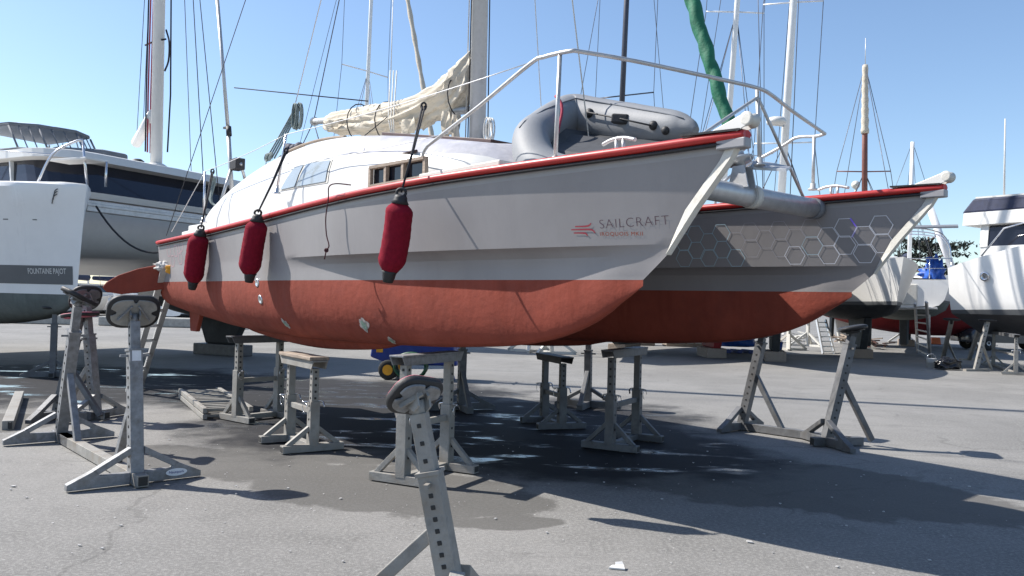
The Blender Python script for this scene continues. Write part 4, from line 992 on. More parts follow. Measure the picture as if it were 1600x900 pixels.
# fly bridge with canvas top and clear vinyl sides
pt=lambda px,py,v:FF.pl(px,py,v)
c0,c1,c2,c3=pt(14,199,1.2),pt(132,216,2.3),None,None
zr=4.76
R_=[L3(4.6,.45,zr),L3(3.3,.55,zr),L3(2.9,.9,zr),L3(2.75,1.6,zr),L3(2.95,2.05,zr-.02),L3(4.6,2.2,zr)]
mb=MB(); mb.prism(R_,(0,0,.07)); bim=mb.build('canopy',GREYCAN,fp,bevel=.03)
mb=MB(); mb.grid([[p+Vector((0,0,.07)) for p in R_],[p*.5+L3(3.8,1.3,zr)*.5+Vector((0,0,.16)) for p in R_]],wrap=True); mb.build('canopy_top',WHITE,bim)
low=[Vector((p.x+ (.35 if i in(1,2,3,4) else 0),p.y,4.28)) for i,p in enumerate(R_)]
mb=MB()
for i in range(5):
    mb.add([R_[i],R_[i+1],low[i+1],low[i]],[(0,1,2,3)])
mb.build('clear_panel',TRANSP,bim)
mb=MB()
for i in range(5):
    for t in (0,.33,.66): mb.tube([R_[i].lerp(R_[i+1],t),low[i].lerp(low[i+1],t)],.02 if t==0 else .012,6)
mb.tube([low[5],R_[5]],.02,6)
mb.tube(low,.03,6); mb.build('canopy_frame',GREYCAN,bim)
mb=MB(); mb.prism([L3(3.0,1.3,4.27),L3(2.3,1.9,4.27),L3(2.3,2.5,4.27),L3(3.4,2.6,4.27),L3(3.8,1.5,4.27)],(0,0,.2)); mb.build('helm_cover',GREYCAN,fp,bevel=.06)
# mast, boom, rigging
fm=L3(1.55,FB/2,4.25); fm=FF.pl(244,262,FB/2); fm.z=4.25; ft=fm+Vector((-.35,0,15.5))
mb=MB(); mb.tube([fm,ft],.135,14,flat=.75); fmast=mb.build('mast',mat('mast_white',(.78,.78,.77),.35,0,.04),fp)
mb=MB(); mb.lathe([(.22,0),(.22,.1),(.16,.14)],fm-Vector((0,0,.05)),(0,0,1),16); mb.build('mast_step',WHITE,fmast)
bA=FF.pl(240,178,FB/2); bA.x=fm.x-.15; bE=at(213,224,18.6); bE=FF.loc(bE); mb=MB(); mb.tube([bA,bE],.115,12); fboom=mb.build('boom',MATS['mast_white'],fp)
for k,(dx,dy,mt) in enumerate(((-.2,-.05,ROPER),(-.23,.05,ROPER),(-.18,-.12,ROPEB),(.18,.1,ROPEB))):
    mb=MB(); mb.tube([fm+Vector((dx*1.2,dy,.35)),fm+Vector((dx*1.4,dy,1.6)),ft+Vector((dx*.4,dy,-1))],.018,5); mb.build('halyard',mt,fmast)
mb=MB(); mb.tube(spline([fm+Vector((.17,0,3.0)),fm+Vector((.34,-.05,2.7)),fm+Vector((.34,-.05,2.3)),fm+Vector((.17,0,2.1))],4),.02,5); mb.tube([fm+Vector((-.5,0,2.75)),fm+Vector((-.2,0,2.8)),fm+Vector((.17,0,2.8))],.02,5); mb.build('halyard_loop',ROPEB,fmast)
mb=MB(); mb.lathe([(.10,0),(.14,.05),(.14,.16),(.08,.2)],fm+Vector((-.35,-.2,-.02)),(0,0,1),12); mb.build('winch',RUBBER,sal)
def fw(name,a,b,r=.010,mt=WIRE): 
    mb=MB(); mb.tube([a,b],r,5); return mb.build(name,mt,fp)
fw('forestay',L3(.55,FB/2,3.1),ft-Vector((0,0,1.5))); fw('forestay',L3(.75,FB/2+.6,3.1),ft-Vector((0,0,3.5)))
fw('shroud',L3(5.2,-.6,3.45),ft-Vector((0,0,1.5))); fw('shroud',L3(5.2,FB+.6,3.45),ft-Vector((0,0,1.5)))
fw('lazy_jack',bE,ft-Vector((0,0,5)),.008); fw('lazy_jack',bA.lerp(bE,.6),ft-Vector((0,0,5)),.008)
mb=MB(); mb.tube(sag(FF.loc(at(150,322,14.3)),FF.loc(at(257,393,14.4)),.28,12),.018,6); mb.build('mooring_line',ROPEB,fpb)
# bow seat and rails
mb=MB(); g_=lambda u,v,z:L3(u,v,z)
mb.tube(spline([g_(.9,-.30,3.4),g_(.75,-.15,3.9),g_(.55,.1,4.15),g_(.45,.2,4.2)],4),.022,7); mb.tube([g_(.45,.2,4.2),g_(.35,.25,3.4)],.022,7); mb.tube([g_(.2,.5,3.4),g_(.2,.5,3.85)],.02,7)
mb.tube([g_(2.4,-.5,3.42),g_(2.4,-.5,4.05)],.02,7); mb.tube([g_(2.4,-.5,4.05),g_(.75,-.15,3.9)],.012,5); mb.tube([g_(4.6,-.6,3.45),g_(4.6,-.6,4.05),g_(2.4,-.5,4.05)],.014,6)
pr_=mb.build('bow_rail',STEEL,fp); mb=MB(); mb.prism([g_(1.1,.0,3.83),g_(.2,.1,3.83),g_(.2,.55,3.83),g_(1.1,.4,3.83)],(0,0,.04)); mb.build('bow_seat',WHITE,pr_,bevel=.01)
FF.place(fp)

#@@BACK
# ================================================================== boats and yard gear behind
def loft_hull(L,Bm,zk,zs0,zs1,zwl,mats,parent,transom=.75,rake=.8,vb=.6,name='hull',chine=False,fwd=0,stripe=False,flare=1.0,spow=1.6):
    """local x forward; stern at x=0, bow at x=L"""
    rows=[]; n=26
    for t in (1,.97,.8,.6,.4,.2,.08,0,-.25,-.5,-.75,-.9,-1):
        row=[]
        for i in range(n+1):
            s_=i/n; zt=lerp(zs0,zs1,s_**spow); 
            pl=(1-abs((s_-.42)/.58)**2.3) if s_>.42 else lerp(transom,1,1-((.42-s_)/.42)**2)
            if t>=0:
                z=lerp(zwl,zt,t); x=s_*(L-rake*(1-t)*.75)
                wd=Bm/2*max(0,pl)*lerp(.86,1,t**.6)*(1 if s_<.5 else lerp(1,lerp(.55,1,t**1.2),((s_-.5)/.5)*flare))
            else:
                k=-t; zb=zwl-(zwl-zk)*math.sin(PI*min(1,max(.0,(.10+s_*.95))))**.7 if not chine else zwl-(zwl-zk)*(1-s_**3)
                a=k*PI/2; z=lerp(zwl,zb,math.sin(a) if not chine else k); x=s_*(L-rake*.75-rake*.5*k*s_)
                wd=Bm/2*max(0,pl)*.86*(1 if s_<.5 else lerp(1,.55,((s_-.5)/.5)*flare))*(math.cos(a) if not chine else 1-k)
            row.append((x,wd,z))
        rows.append(row)
    mb=MB(); mf=lambda i,k:1 if i>=7 else (2 if stripe and i==6 else 0)
    for sg in (-1,1): mb.grid([[Vector((x,sg*wd,z)) for x,wd,z in r] for r in rows],mif=mf)
    c=[r[0] for r in rows]; ring=[Vector((x,-wd,z)) for x,wd,z in c]+[Vector((x,wd,z)) for x,wd,z in reversed(c[:-1])]; mb.add(ring,[tuple(range(len(ring)))],0)
    top=rows[0]; mb.grid([[Vector((x,-wd,z)) for x,wd,z in top],[Vector((x,0,z+.08*min(1,wd))) for x,wd,z in top],[Vector((x,wd,z)) for x,wd,z in top]],0)
    return mb.build(name,mats,parent,weld=True,sharp=R(35))
def yacht(mpx,mtop,d,label,yaw,L=10,mastH=14,mastmat=None,mr=.075,hullm=WHITE,bottom=BOTTOMD,spr=(.38,.68),sprL=.9,furl=False,stays=True,group='sailing yachts laid up behind the catamaran',mastx=.55,zs=2.9,keelw=True,wr=.011,boom=True):
    """mast foot at pixel mpx, its top heading for pixel mtop"""
    a=at(*mpx,d); b_=at(*mtop,d); t=thing('sailing_yacht',label,'sailing yacht',(0,0,0),R(yaw),group)
    M=Matrix.Rotation(R(yaw),3,'Z'); off_=M@Vector((L*mastx,0,0)); dirv=(b_-a).normalized()
    foot=a+dirv*((zs+.25-a.z)/dirv.z); t.location=(foot.x-off_.x,foot.y-off_.y,0)
    Mi=M.transposed(); loc=lambda P:Mi@(P-Vector(t.location)); f0=loc(foot); f1=loc(foot+dirv*mastH)
    h=loft_hull(L,L*.32,1.25,zs-.15,zs+.2,1.75,[hullm,bottom,STRIPE],t,stripe=True)
    mb=MB(); mb.prism([(L*.38,-.12,1.35),(L*.62,-.12,1.35),(L*.56,-.12,.30),(L*.42,-.12,.30)],(0,.24,0)); mb.build('keel',bottom,t,bevel=.04)
    mb=MB(); mb.prism([(.25,-.05,1.6),(.75,-.05,1.5),(.62,-.05,.55),(.25,-.05,.6)],(0,.1,0)); mb.build('rudder',bottom,t,bevel=.02)
    mb=MB(); mb.box((L*.49,0,.15),(1.4,.6,.3)); mb.build('keel_block',WOOD,t,bevel=.02)
    mb=MB(); mb.prism([(L*.28,-L*.10,zs-.1),(L*.66,-L*.085,zs+.05),(L*.66,L*.085,zs+.05),(L*.28,L*.10,zs-.1)],(0,0,.38)); mb.build('coachroof',WHITE,t,bevel=.08)
    mb=MB(); mb.tube([f0-Vector((0,0,.15)),f1],[mr,mr*.85],10,flat=.75); ms=mb.build('mast',mastmat or MATS['mast_white'],t)
    ends=[]
    for k in spr:
        c=f0.lerp(f1,k); 
        for sg in (-1,1):
            e=c+Vector((-.15,sg*sprL,.04)); ends.append((sg,e)); mb=MB(); mb.tube([c,e],.022,6); mb.build('spreader',mastmat or MATS['mast_white'],ms)
    if stays:
        for sg in (-1,1):
            ch=Vector((L*mastx-.2,sg*L*.14,zs)); es=[e for s_,e in ends if s_==sg]
            mb=MB(); mb.tube([ch]+es+[f1],wr,4); mb.build('shroud',WIRE,t)
            if es: mb=MB(); mb.tube([ch+Vector((.3,0,0)),f0.lerp(f1,spr[0])],wr,4); mb.build('shroud',WIRE,t); mb=MB(); mb.tube([ch+Vector((-.5,0,0)),f0.lerp(f1,spr[0])],wr,4); mb.build('shroud',WIRE,t)
        mb=MB(); mb.tube([Vector((L-.25,0,zs+.2)),f1],wr,4); mb.build('forestay',WIRE,t); mb=MB(); mb.tube([Vector((.1,0,zs-.1)),f1],wr,4); mb.build('backstay',WIRE,t)
    if furl:
        p,q=Vector((L-.3,0,zs+.5)),f1; mb=MB(); N_=60; mb.tube([p.lerp(q,i/N_*.92) for i in range(N_+1)],[.075*(1+.16*math.sin(i*1.7)) for i in range(N_+1)],9); mb.build('furled_jib',CANVAS,t)
    if boom:
        mb=MB(); p=f0+Vector((-.15,0,.9)); q=p+Vector((-L*.36,0,.05)); mb.tube([p,q],.06,8); bo=mb.build('boom',mastmat or ALU,t)
        mb=MB(); mb.tube([p.lerp(q,i/8)+Vector((0,0,.14)) for i in range(9)],[.10,.19,.2,.18,.19,.16,.17,.13,.08],10); mb.build('sail_cover',NAVY,bo)
    return t
AX=-49.7
yacht((573,165),(580,0),28,'laid up yacht with white mast and furled jib behind the boom',AX+8,10.5,14.5,spr=(.43,.74),sprL=1.0,furl=True)
yacht((972,155),(979,0),26,'laid up yacht with slim dark mast rising behind the dinghy',AX-70,11,15,mastmat=MASTD,mr=.10,spr=(.34,.62),sprL=1.0,hullm=GREY2,mastx=.58)
yacht((1138,190),(1152,0),25,'laid up yacht whose white mast stands beside the green furled jib',AX-40,10.5,14.5,mr=.095,spr=(.52,.78),sprL=.9,bottom=REDHULL)
y5=yacht((1221,298),(1240,0),24,'laid up yacht with stout white mast carrying a radar dome',AX-55,10,15,mr=.115,spr=(.22,.50),sprL=.85)
yacht((1351,298),(1352,82),27,'laid up yacht with short mast, brown below and white above',AX-50,9.5,6.6,mastmat=MASTB,mr=.10,spr=(.46,),sprL=.85)
yacht((1424,290),(1426,222),38,'laid up yacht with small white masthead just left of the far bow',AX-60,10,6.4,mr=.10,spr=(.6,),sprL=.8)
# white upper half of the brown mast is a cloth sleeve; radar dome on the stout mast
for o_ in list(bpy.data.objects):
    if o_.name.startswith('sailing_yacht') and 'brown below' in o_['label']:
        m_=[c for c in o_.children if c.name.startswith('mast')][0]
        vs=[v.co for v in m_.data.vertices]; lo_=sum(vs[:10],Vector())/10; hi_=sum(vs[10:20],Vector())/10
        mb=MB(); mb.tube([lo_.lerp(hi_,lerp(.66,1.0,i/20)) for i in range(21)],[.125*(1+.12*math.sin(i*2.1))*lerp(1,.72,i/20) for i in range(21)],10); mb.build('mast_sleeve',CANVAS,m_)
        mb=MB(); mb.tube([hi_,hi_+Vector((0,0,.9))],.012,5); mb.build('aerial',WIREL,m_)
M_=[c for c in y5.children if c.name.startswith('mast')][0]
c=Matrix.Rotation(-y5.rotation_euler.z,3,'Z')@(at(1213,195,23.7)-Vector(y5.location))
mb=MB(); mb.lathe([(.0001,0),(.26,.02),(.29,.10),(.22,.2),(.0001,.24)],c,(0,0,1),18); mb.tube([c,Matrix.Rotation(-y5.rotation_euler.z,3,'Z')@(at(1225,197,24)-Vector(y5.location))],.03,6); mb.build('radar_dome',WHITE,M_)

# --- motor yacht on the right
mt_=thing('motor_yacht','white flybridge motor yacht with navy canopy, right edge','motor yacht',(0,0,0),0)
yawm=R(-57); Lm=12.0
hx_,hy_=math.cos(yawm),math.sin(yawm); P0=at(1480,430,24.0)
mt_.location=(P0.x-hy_*1.95,P0.y+hx_*1.95,0); mt_.rotation_euler=(0,0,yawm)
hm=loft_hull(Lm,4.3,.95,2.88,5.4,1.55,[BRIGHT,mat('shaded_antifouling',(.09,.09,.095),.7,0,.2,2),STRIPE],mt_,transom=.9,rake=2.2,chine=True,stripe=True,flare=1.35,spow=.85)
for k,zz in enumerate((1.64,1.70)):
    pass
mb=MB(); rws=[]
for z,x1,x0,wd in ((2.7,9.0,.8,1.75),(3.50,8.5,.8,1.68),(4.10,7.6,1.0,1.55),(4.13,7.9,.3,1.72),(4.50,7.6,.3,1.66)):
    rws.append([Vector(p) for p in ((x0,-wd,z),(x1-1.2,-wd,z),(x1,-wd*.55,z),(x1,wd*.55,z),(x1-1.2,wd,z),(x0,wd,z))])
mb.grid(rws,wrap=True,smooth=False,mif=lambda i,k:1 if i==1 else 0); mb.add(rws[-1],[tuple(range(6))]); cb_=mb.build('cabin',[WHITE,GLASS],mt_)
mb=MB()
for sg in (-1,1):
    for x in (.9,2.6,5.2,7.1): mb=MB(); mb.bar((x,sg*1.69,3.48),(x+.02-.05*x,sg*1.56,4.12),.05,.22,(1,0,0)); mb.build('window_post',WHITE,cb_)
mb=MB(); mb.prism([(.2,-1.62,4.50),(5.9,-1.5,4.50),(5.6,-1.5,4.86),(.5,-1.55,4.92)],(0,3.1,0)); mb.build('canopy',NAVY,mt_,bevel=.06)
mb=MB(); mb.prism([(.55,-1.50,4.92),(5.5,-1.45,4.86),(5.5,1.45,4.86),(.55,1.5,4.92)],(0,0,.05)); mb.build('canopy_top',WHITE,mt_)
for x,y,h,r in ((1.2,-1.2,2.3,.03),(1.9,-1.0,.45,.05),(2.4,-.6,.9,.055),(4.0,-.4,.8,.05),(5.2,-.3,.35,.09)):
    mb=MB(); mb.tube([(x,y,4.85),(x,y,4.9+h)],[r,r*.6],7); mb.build('aerial',WHITE if r<.05 else OFFW,mt_)
mb=MB(); rp=[(x,-yv,zz) for x,yv,zz in ((1.0,2.0,3.2),(1.6,2.0,3.95),(4.0,2.05,4.5),(7.0,1.95,5.1),(9.5,1.4,5.6),(11.6,.3,6.0))]
mb.tube(rp,.024,6)
for x,yv,z0,z1 in ((2.4,2.0,3.4,4.13),(4.2,2.05,3.8,4.54),(6.0,2.0,4.2,4.9),(8.0,1.8,4.5,5.28)): mb.tube([(x,-yv,z0),(x,-yv,z1)],.018,5)
mb.build('side_rail',STEEL,mt_)
for x in (1.1,2.3):
    mb=MB(); mb.lathe([(.13,0),(.13,.03),(.08,.03),(.07,.0)],(x,-2.0,2.62),(0,-1,-.1),14); mb.build('hawse_pipe',STEEL,hm)
# --- open-transom sailing yacht, stern to the camera
ys=thing('sailing_yacht','white sailing yacht, rounded open stern toward camera, blue covers on deck','sailing yacht',(0,0,0),0,'sailing yachts laid up behind the catamaran')
st=at(1402,470,29.5); yw=R(62); ys.location=(st.x,st.y,0); ys.rotation_euler=(0,0,yw)
loft_hull(12,3.9,1.25,2.75,2.95,1.95,[BRIGHT,BOTTOMG,STRIPE],ys,transom=.86,rake=1.0,stripe=True)
mb=MB(); mb.box((-.02,.3,2.2),(.06,1.9,.75)); mb.build('transom_door',OFFW,ys,bevel=.03); mb=MB(); mb.box((-.35,0,1.72),(.7,2.6,.08)); mb.build('swim_platform',ALU,ys,bevel=.02)
for y in (-1.0,1.0): mb=MB(); mb.prism([(1.0,y-.05,1.5),(1.7,y-.05,1.5),(1.55,y-.05,.25),(1.1,y-.05,.25)],(0,.1,0)); mb.build('rudder',WHITE if y<0 else BOTTOMD,ys,bevel=.02)
mb=MB(); mb.prism([(5,-.15,1.4),(7.4,-.15,1.4),(6.9,-.15,.2),(5.4,-.15,.2)],(0,.3,0)); mb.build('keel',BOTTOMD,ys,bevel=.05)
mb=MB()
for x in (.3,1.6,2.9): mb.tube(spline([(x,-1.7,2.8),(x+.1,-1.6,4.1),(x+.3,-.9,4.6),(x+.3,.9,4.6),(x+.1,1.6,4.1),(x,1.7,2.8)],5),.025,6)
mb.tube([(.5,-1.6,4.2),(3.1,-1.6,4.2)],.02,6); mb.tube([(.5,1.6,4.2),(3.1,1.6,4.2)],.02,6)
for i in range(6): mb.tube([(.05,-1.7+.68*i,2.75),(.05,-1.7+.68*i,3.5)],.018,5)
mb.tube([(.05,-1.75,3.5),(.05,1.75,3.5)],.018,5); mb.tube([(.05,-1.75,3.15),(.05,1.75,3.15)],.014,5); mb.build('stern_arch',STEEL,ys)
mb=MB(); mb.prism([(-.2,-1.9,4.55),(1.2,-1.9,4.75),(1.2,.5,4.75),(-.2,.5,4.55)],(0,0,.06)); mb.build('solar_panel',GREYCAN,ys)
for sd,(x,y,z,sx,sy,sz) in enumerate(((1.2,-1.2,3.0,.35,.28,.55),(2.3,.2,3.1,.7,.5,.22),(3.0,-1.0,3.15,.4,.3,.3),(.9,.9,3.0,.3,.25,.25))): lump('deck_cover',(x,y,z),(sx,sy,sz),BLUET,'','',sd+3,2.4,.7,14,parent=ys)
mb=MB(); mb.tube([(.4,1.5,3),(.4,1.5,6.2)],.03,6); mb.lathe([(.0001,-.2),(.12,-.1),(.16,0),(.1,.15),(.0001,.2)],(.4,1.5,6.3),(1,0,0),12); mb.build('wind_generator',OFFW,ys)
lq=lambda P:Matrix.Rotation(-yw,3,'Z')@(P-Vector(ys.location))
mb=MB(); mb.tube([lq(at(1497,446,31)),lq(at(1452,322,31))],.13,10); mb.build('mast',MATS['mast_white'],ys)
# --- red hulled boat further back
yr=thing('fishing_boat','dark red bottomed boat lying behind the open sterned yacht','boat',at(1280,500,38)*1,R(-8)); yr.location.z=0
loft_hull(13,4.2,.55,3.1,3.6,2.05,[WHITE,REDHULL,STRIPE],yr,transom=.8,rake=1.2)
mb=MB(); mb.box((9.6,0,3.7),(2.6,2.0,1.2)); mb.build('wheelhouse',WHITE,yr,bevel=.15); mb=MB(); mb.prism([(.6,-.1,1.6),(2.2,-.1,1.3),(1.5,-.1,.05),(.9,-.1,.05)],(0,.2,0)); mb.build('rudder',OFFW,yr,bevel=.04)
# --- car parked under the motor yacht
cp=gp(1556,547); car=thing('parked_car','slate grey car parked in shade beyond the motor yacht','car',(cp.x+.5,cp.y,0),R(180))
mb=MB(); prof=[(-2.1,.35),(-2.15,.7),(-2.0,.95),(-1.5,1.02),(-.7,1.42),(.7,1.45),(1.5,1.0),(2.0,.92),(2.15,.65),(2.1,.35)]
secs=[]
for y,sc in ((-.86,.94),(-.80,1),(.80,1),(.86,.94)): secs.append([Vector((x*sc,y*(1 if z<1.03 else .82),.35+(z-.35)*(1 if sc==1 else .93))) for x,z in prof])
mb.grid(secs); mb.add(secs[0],[tuple(range(10))]); mb.add(secs[-1],[tuple(range(10))]); mb.build('body',CARP,car)
mb=MB()
for sg in (-1,1): mb.add([(-1.3,sg*.865,1.02),(-.65,sg*.72,1.36),(.62,sg*.72,1.38),(1.25,sg*.865,1.02)],[(0,1,2,3)])
mb.build('side_window',GLASS,car)
for x in (-1.35,1.35):
    for sg in (-1,1):
        mb=MB(); mb.lathe([(.2,-.1),(.3,-.1),(.32,0),(.3,.1),(.2,.1)],(x,sg*.82,.32),(0,1,0),18); wl_=mb.build('wheel',TYRE,car); mb=MB(); mb.lathe([(.2,-.08),(.05,-.11),(.05,.11),(.2,.08)],(x,sg*.82,.32),(0,1,0),10); mb.build('rim',ALU,wl_)
# --- gear on the ground, right
def prop(bot,top,d_,label,metal=GALVL):
    a=gp(*bot); t=thing('boat_prop',label,'boat prop',a,0,'slanted props under the motor yacht'); e=at(*top,d_)-a
    mb=MB(); mb.bar((0,0,.02),e,.10,.10,(1,0,0)); holes(mb,(0,0,.1),e,.1,8,(0,-1,0),.05,1,.1,.9,.03); mb.build('post',[metal,HOLE],t); mb=MB(); mb.bar((-.35,-.1,.03),(.35,.1,.03),.12,.06); mb.bar((0,0,.05),(.55,.25,.03),.06,.06); mb.build('foot',metal,t)
    mb=MB(); mb.bar(e*.55,(.62,.3,.03),.05,.05); mb.build('brace',metal,t); mb=MB(); mb.lathe([(.03,-.12),(.04,-.02),(.22,0),(.22,.03)],e,(.1,.1,1),12); mb.build('pad',RUBBER,t); return t
prop((1472,566),(1487,500),23,'slanted prop under the motor yacht stem, beside the black bag')
prop((1524,580),(1543,502),22.3,'slanted prop with black pad, nearest under the motor yacht')
prop((1514,563),(1533,505),25.5,'slanted prop seen just behind the nearest one under the yacht')
trestle(gp(1587,586),gp(1552,572),1.05,.6,'steel trestle under the motor yacht at the right edge',GALVL,GALVD)
def stepladder(px0,px1,top,d_,label):
    a,b_=gp(*px0),gp(*px1); t=thing('ladder',label,'ladder',a,0); e=at(*top,d_)-a; wv=Vector((b_-a)); 
    for k in range(2): mb=MB(); mb.bar(wv*k,e+wv*k*.82,.05,.09,(0,1,0)); mb.build('rail',ALU,t)
    for i in range(7): q=(i+.5)/7; mb=MB(); mb.bar(e*q,e*q+wv*lerp(1,.82,q),.06,.04); mb.build('rung',ALU,t)
    return t
stepladder((1434,551),(1454,562),(1430,474),28.5,'aluminium ladder propped at the open stern of the white yacht')
stepladder((1286,553),(1304,553),(1276,500),31,'narrow ladder standing behind the pad of the right jack stand')
bk=gp(1455,575); b_=thing('paint_bucket','white paint bucket on asphalt beside the black rubbish bag','bucket',bk)
mb=MB(); mb.lathe([(.105,0),(.13,.26),(.135,.27),(.125,.27),(.115,.05),(.0001,.05)],(0,0,0),(0,0,1),18); mb.build('pail',WHITE,b_); mb=MB(); mb.tube([(.13*math.cos(a),0,.26+.14*math.sin(a)) for a in [PI*k/10 for k in range(11)]],.006,5); mb.build('handle',STEEL,b_)
p=gp(1481,578); lump('rubbish_bag',p+Vector((0,0,.13)),(.33,.2,.19),BLACKBAG,'shiny black rubbish bag lying on asphalt near the bucket','bag',5,2.6,.45,22,flatb=True)
# things seen through the gap under the hulls
for i,(px,py,w_,h_,lab) in enumerate(((1068,541,.75*2,.5,'low white crate stack on pallet seen under the far hull'),(1000,539,1.0,.4,'smaller white crate left of the crate stack under hull'))):
    c=gp(px,py); t=thing('crate',lab,'crate',c); mb=MB(); mb.box((0,0,.12+h_/2),(w_,.9,h_)); cr=mb.build('box',OFFW,t,bevel=.02); mb=MB()
    for k in range(5): mb.box((-w_/2+.1+k*(w_-.2)/4,-.46,.12+h_/2),(.07,.03,h_))
    mb.build('batten',WOOD,t); mb=MB(); mb.box((0,0,.06),(w_*1.02,.95,.10)); mb.build('pallet',WOOD,t)
c=gp(1150,551); t=thing('covered_pallet','pallet load wrapped in blue tarpaulin under the far bow','pallet',c,R(5)); lump('tarpaulin',(0,0,.38),(.62,.45,.30),BLUET,'','',9,1.6,.35,14,flatb=True,parent=t)
mb=MB()
for k in (-.4,0,.4): mb.box((k,0,.06),(.16,.7,.12))
mb.build('pallet_foot',BLUE,t)
c=gp(1213,553); b2=thing('bucket','blue bucket on asphalt behind the far bow stand','bucket',c); mb=MB(); mb.lathe([(.16,0),(.22,.42),(.2,.42),(.15,.04),(.0001,.04)],(0,0,0),(0,0,1),16); mb.build('pail',BLUET,b2); mb=MB(); mb.tube([(.2,0,.42),(0,0,.6),(-.2,0,.42)],.01,5); mb.build('handle',STEEL,b2)
# white tripod stands further back
def tripod(px,py,H,label,metal=WHITE,rz=0):
    t=thing('keel_stand',label,'boat stand',gp(px,py),rz,'pale keel stands in the background'); mb=MB(); mb.bar((0,0,0),(0,0,H),.12,.12); mb.build('post',metal,t)
    for k in range(3): a=2*PI*k/3+.4; mb=MB(); mb.bar((0,0,H*.55),(.75*math.cos(a),.75*math.sin(a),.04),.08,.08); mb.build('leg',metal,t); mb=MB(); mb.bar((0,0,.04),(.75*math.cos(a),.75*math.sin(a),.04),.08,.08); mb.build('foot',metal,t)
    mb=MB(); mb.box((0,0,H),(.35,.25,.06)); mb.build('head',metal,t)
for px,py,H,lab in ((826,550,.95,'pale keel stand left of the low black trestle top'),(862,553,1.0,'pale keel stand directly behind the low black trestle'),(1232,547,1.15,'pale keel stand behind the blue bucket under the far bow'),(1262,541,1.1,'pale keel stand right of the far bow, beyond the bucket'),(1412,536,1.1,'pale keel stand in front of the dark red hull'),(1337,545,1.1,'pale keel stand right of the black jack pad')): tripod(px,py,H,lab,OFFW,random.random()*3)
# bent dark timber lying about under the yachts at right
for i,(px,py,lab) in enumerate(((1330,543,'heap of grey timber offcuts right of the jack pad'),(1362,545,'heap of rusty frames beside the dark keel'),(1250,538,'heap of pale boards left of the narrow ladder'))):
    mb=MB(); c=gp(px,py)
    for k in range(14): a=random.random()*PI; l=random.uniform(.4,1.0); q=c+Vector((random.uniform(-.7,.7),random.uniform(-.5,.5),random.uniform(.05,.5))); dd=Vector((math.cos(a),math.sin(a),random.uniform(-.25,.25)))*l/2; dd.z=max(-q.z+.05,dd.z); mb.bar(q-dd,q+dd,.09,.05)
    single('timber_heap',mb,[(WOOD,BROWN,OFFW)[i]],lab,'timber','heaps of timber under the laid up yachts')
# orange and white barriers by the red hull
for i,(px,lab) in enumerate(((1461,'small orange plastic box by the red hull'),(1474,'small white plastic box by the red hull'))):
    mb=MB(); c=gp(px,538); mb.prism([c+Vector(p) for p in ((-.25,-.15,0),(.25,-.15,0),(.2,-.12,.36),(-.2,-.12,.36))],(0,.26,0)); single('plastic_box',mb,[(ORANGE,WHITE)[i]],lab,'box',bevel=.03)
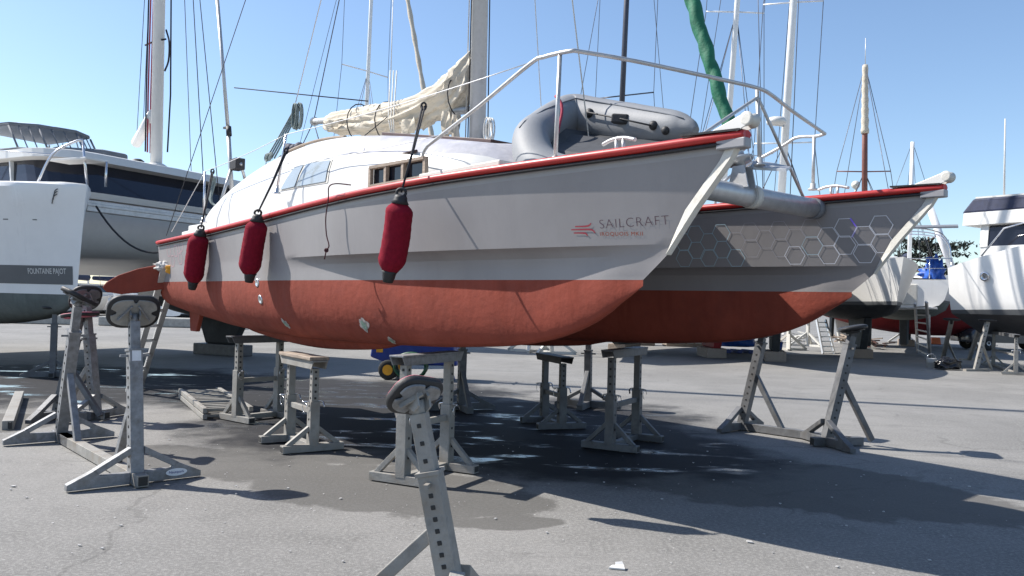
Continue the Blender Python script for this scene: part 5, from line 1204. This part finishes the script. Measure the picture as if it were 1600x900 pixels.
# quay kerb and the marina beyond, left
for i,(xa,xb,lab) in enumerate(((-26,-20,'low concrete quay block seen past the ladder foot'),(-19,-12.5,'low concrete quay block behind the stern ladder'))):
    mb=MB(); mb.box(((xa+xb)/2,38,.22),(xb-xa,.9,.44)); single('quay_block',mb,CONC,lab,'quay block','concrete blocks along the quay',bevel=.06)
def launch(px,py,d,L,label,col=WHITE,mast=0,rz=0):
    p=at(px,py,d); t=thing('moored_boat',label,'boat',(p.x,p.y,0),rz,'boats in the marina beyond the quay')
    loft_hull(L,L*.34,.05,1.2,1.5,.3,[col,BOTTOMD,STRIPE],t,transom=.85,rake=.8,stripe=True)
    mb=MB(); rws=[]
    for z,x0,x1,wd in ((1.2,L*.2,L*.7,L*.13),(1.55,L*.2,L*.68,L*.128),(2.0,L*.22,L*.58,L*.115),(2.1,L*.18,L*.58,L*.12)): rws.append([Vector(q) for q in ((x0,-wd,z),(x1,-wd*.8,z),(x1,wd*.8,z),(x0,wd,z))])
    mb.grid(rws,wrap=True,smooth=False,mif=lambda i,k:1 if i==1 else 0); mb.add(rws[-1],[(0,1,2,3)]); mb.build('cabin',[col,GLASS],t)
    if mast:
        mb=MB(); mb.tube([(L*.55,0,1.4),(L*.55,0,mast)],.08,8); m2=mb.build('mast',MATS['mast_white'],t)
        for sg in (-1,1): mb=MB(); mb.tube([(L*.52,sg*L*.15,1.4),(L*.55,0,mast)],.014,4); mb.build('shroud',WIRE,t)
        mb=MB(); mb.tube([(L*.53,-.9,mast*.5),(L*.53,.9,mast*.5)],.03,5); mb.build('spreader',ALU,m2)
        mb=MB(); mb.tube([(L*.54,0,2.5),(L*.12,0,2.5)],[.22,.14],8); mb.build('sail_cover',NAVY,t)
for a in ((78,492,50,7,'white launch afloat beyond the quay under the white bow, furthest left',WHITE,9,1.5),(128,491,54,8,'moored yacht with thin mast just right of the white bow edge',BRIGHT,11,1.35),(192,491,52,7,'moored white launch under the tip of the raised rudder blade',BRIGHT,10,1.5),(264,492,50,6.5,'white launch moored between the stern ladder and the red skeg',BRIGHT,0,1.3)): launch(*a)
# boat lift gantry frame in the marina gap
# cypress beyond the yachts, right
ct=thing('cypress_tree','dark layered cypress rising behind the yachts at right','tree',at(1452,400,70)*1); ct.location.z=0
mb=MB(); mb.tube([(0,0,0),(.3,0,4),(0,.2,8.2)],[.5,.35,.08],10)
for k in range(16): a=k*2.4; z=3+k*.33; mb.tube([(.2,0,z),(math.cos(a)*2.6,math.sin(a)*2.6,z+.5)],[.12,.03],6)
tk_=mb.build('trunk',BARK,ct)
mb=MB()
for k in range(30):
    a=random.random()*6.28; z=random.uniform(3,8.2); r0=random.uniform(1.0,4.2)*(1.15-(z-3)/9); cx,cy=math.cos(a)*r0,math.sin(a)*r0
    for j in range(90):
        q=Vector((cx+random.gauss(0,.75),cy+random.gauss(0,.75),z+random.gauss(0,.13))); s_=random.uniform(.08,.22); n_=Vector((random.uniform(-1,1),random.uniform(-1,1),random.uniform(.2,1))).normalized(); x=n_.orthogonal().normalized(); y=n_.cross(x)
        mb.add([q-x*s_*1.6,q-y*s_*.5,q+x*s_*1.6,q+y*s_*.5],[(0,1,2,3)])
mb.build('crown',LEAF,ct)
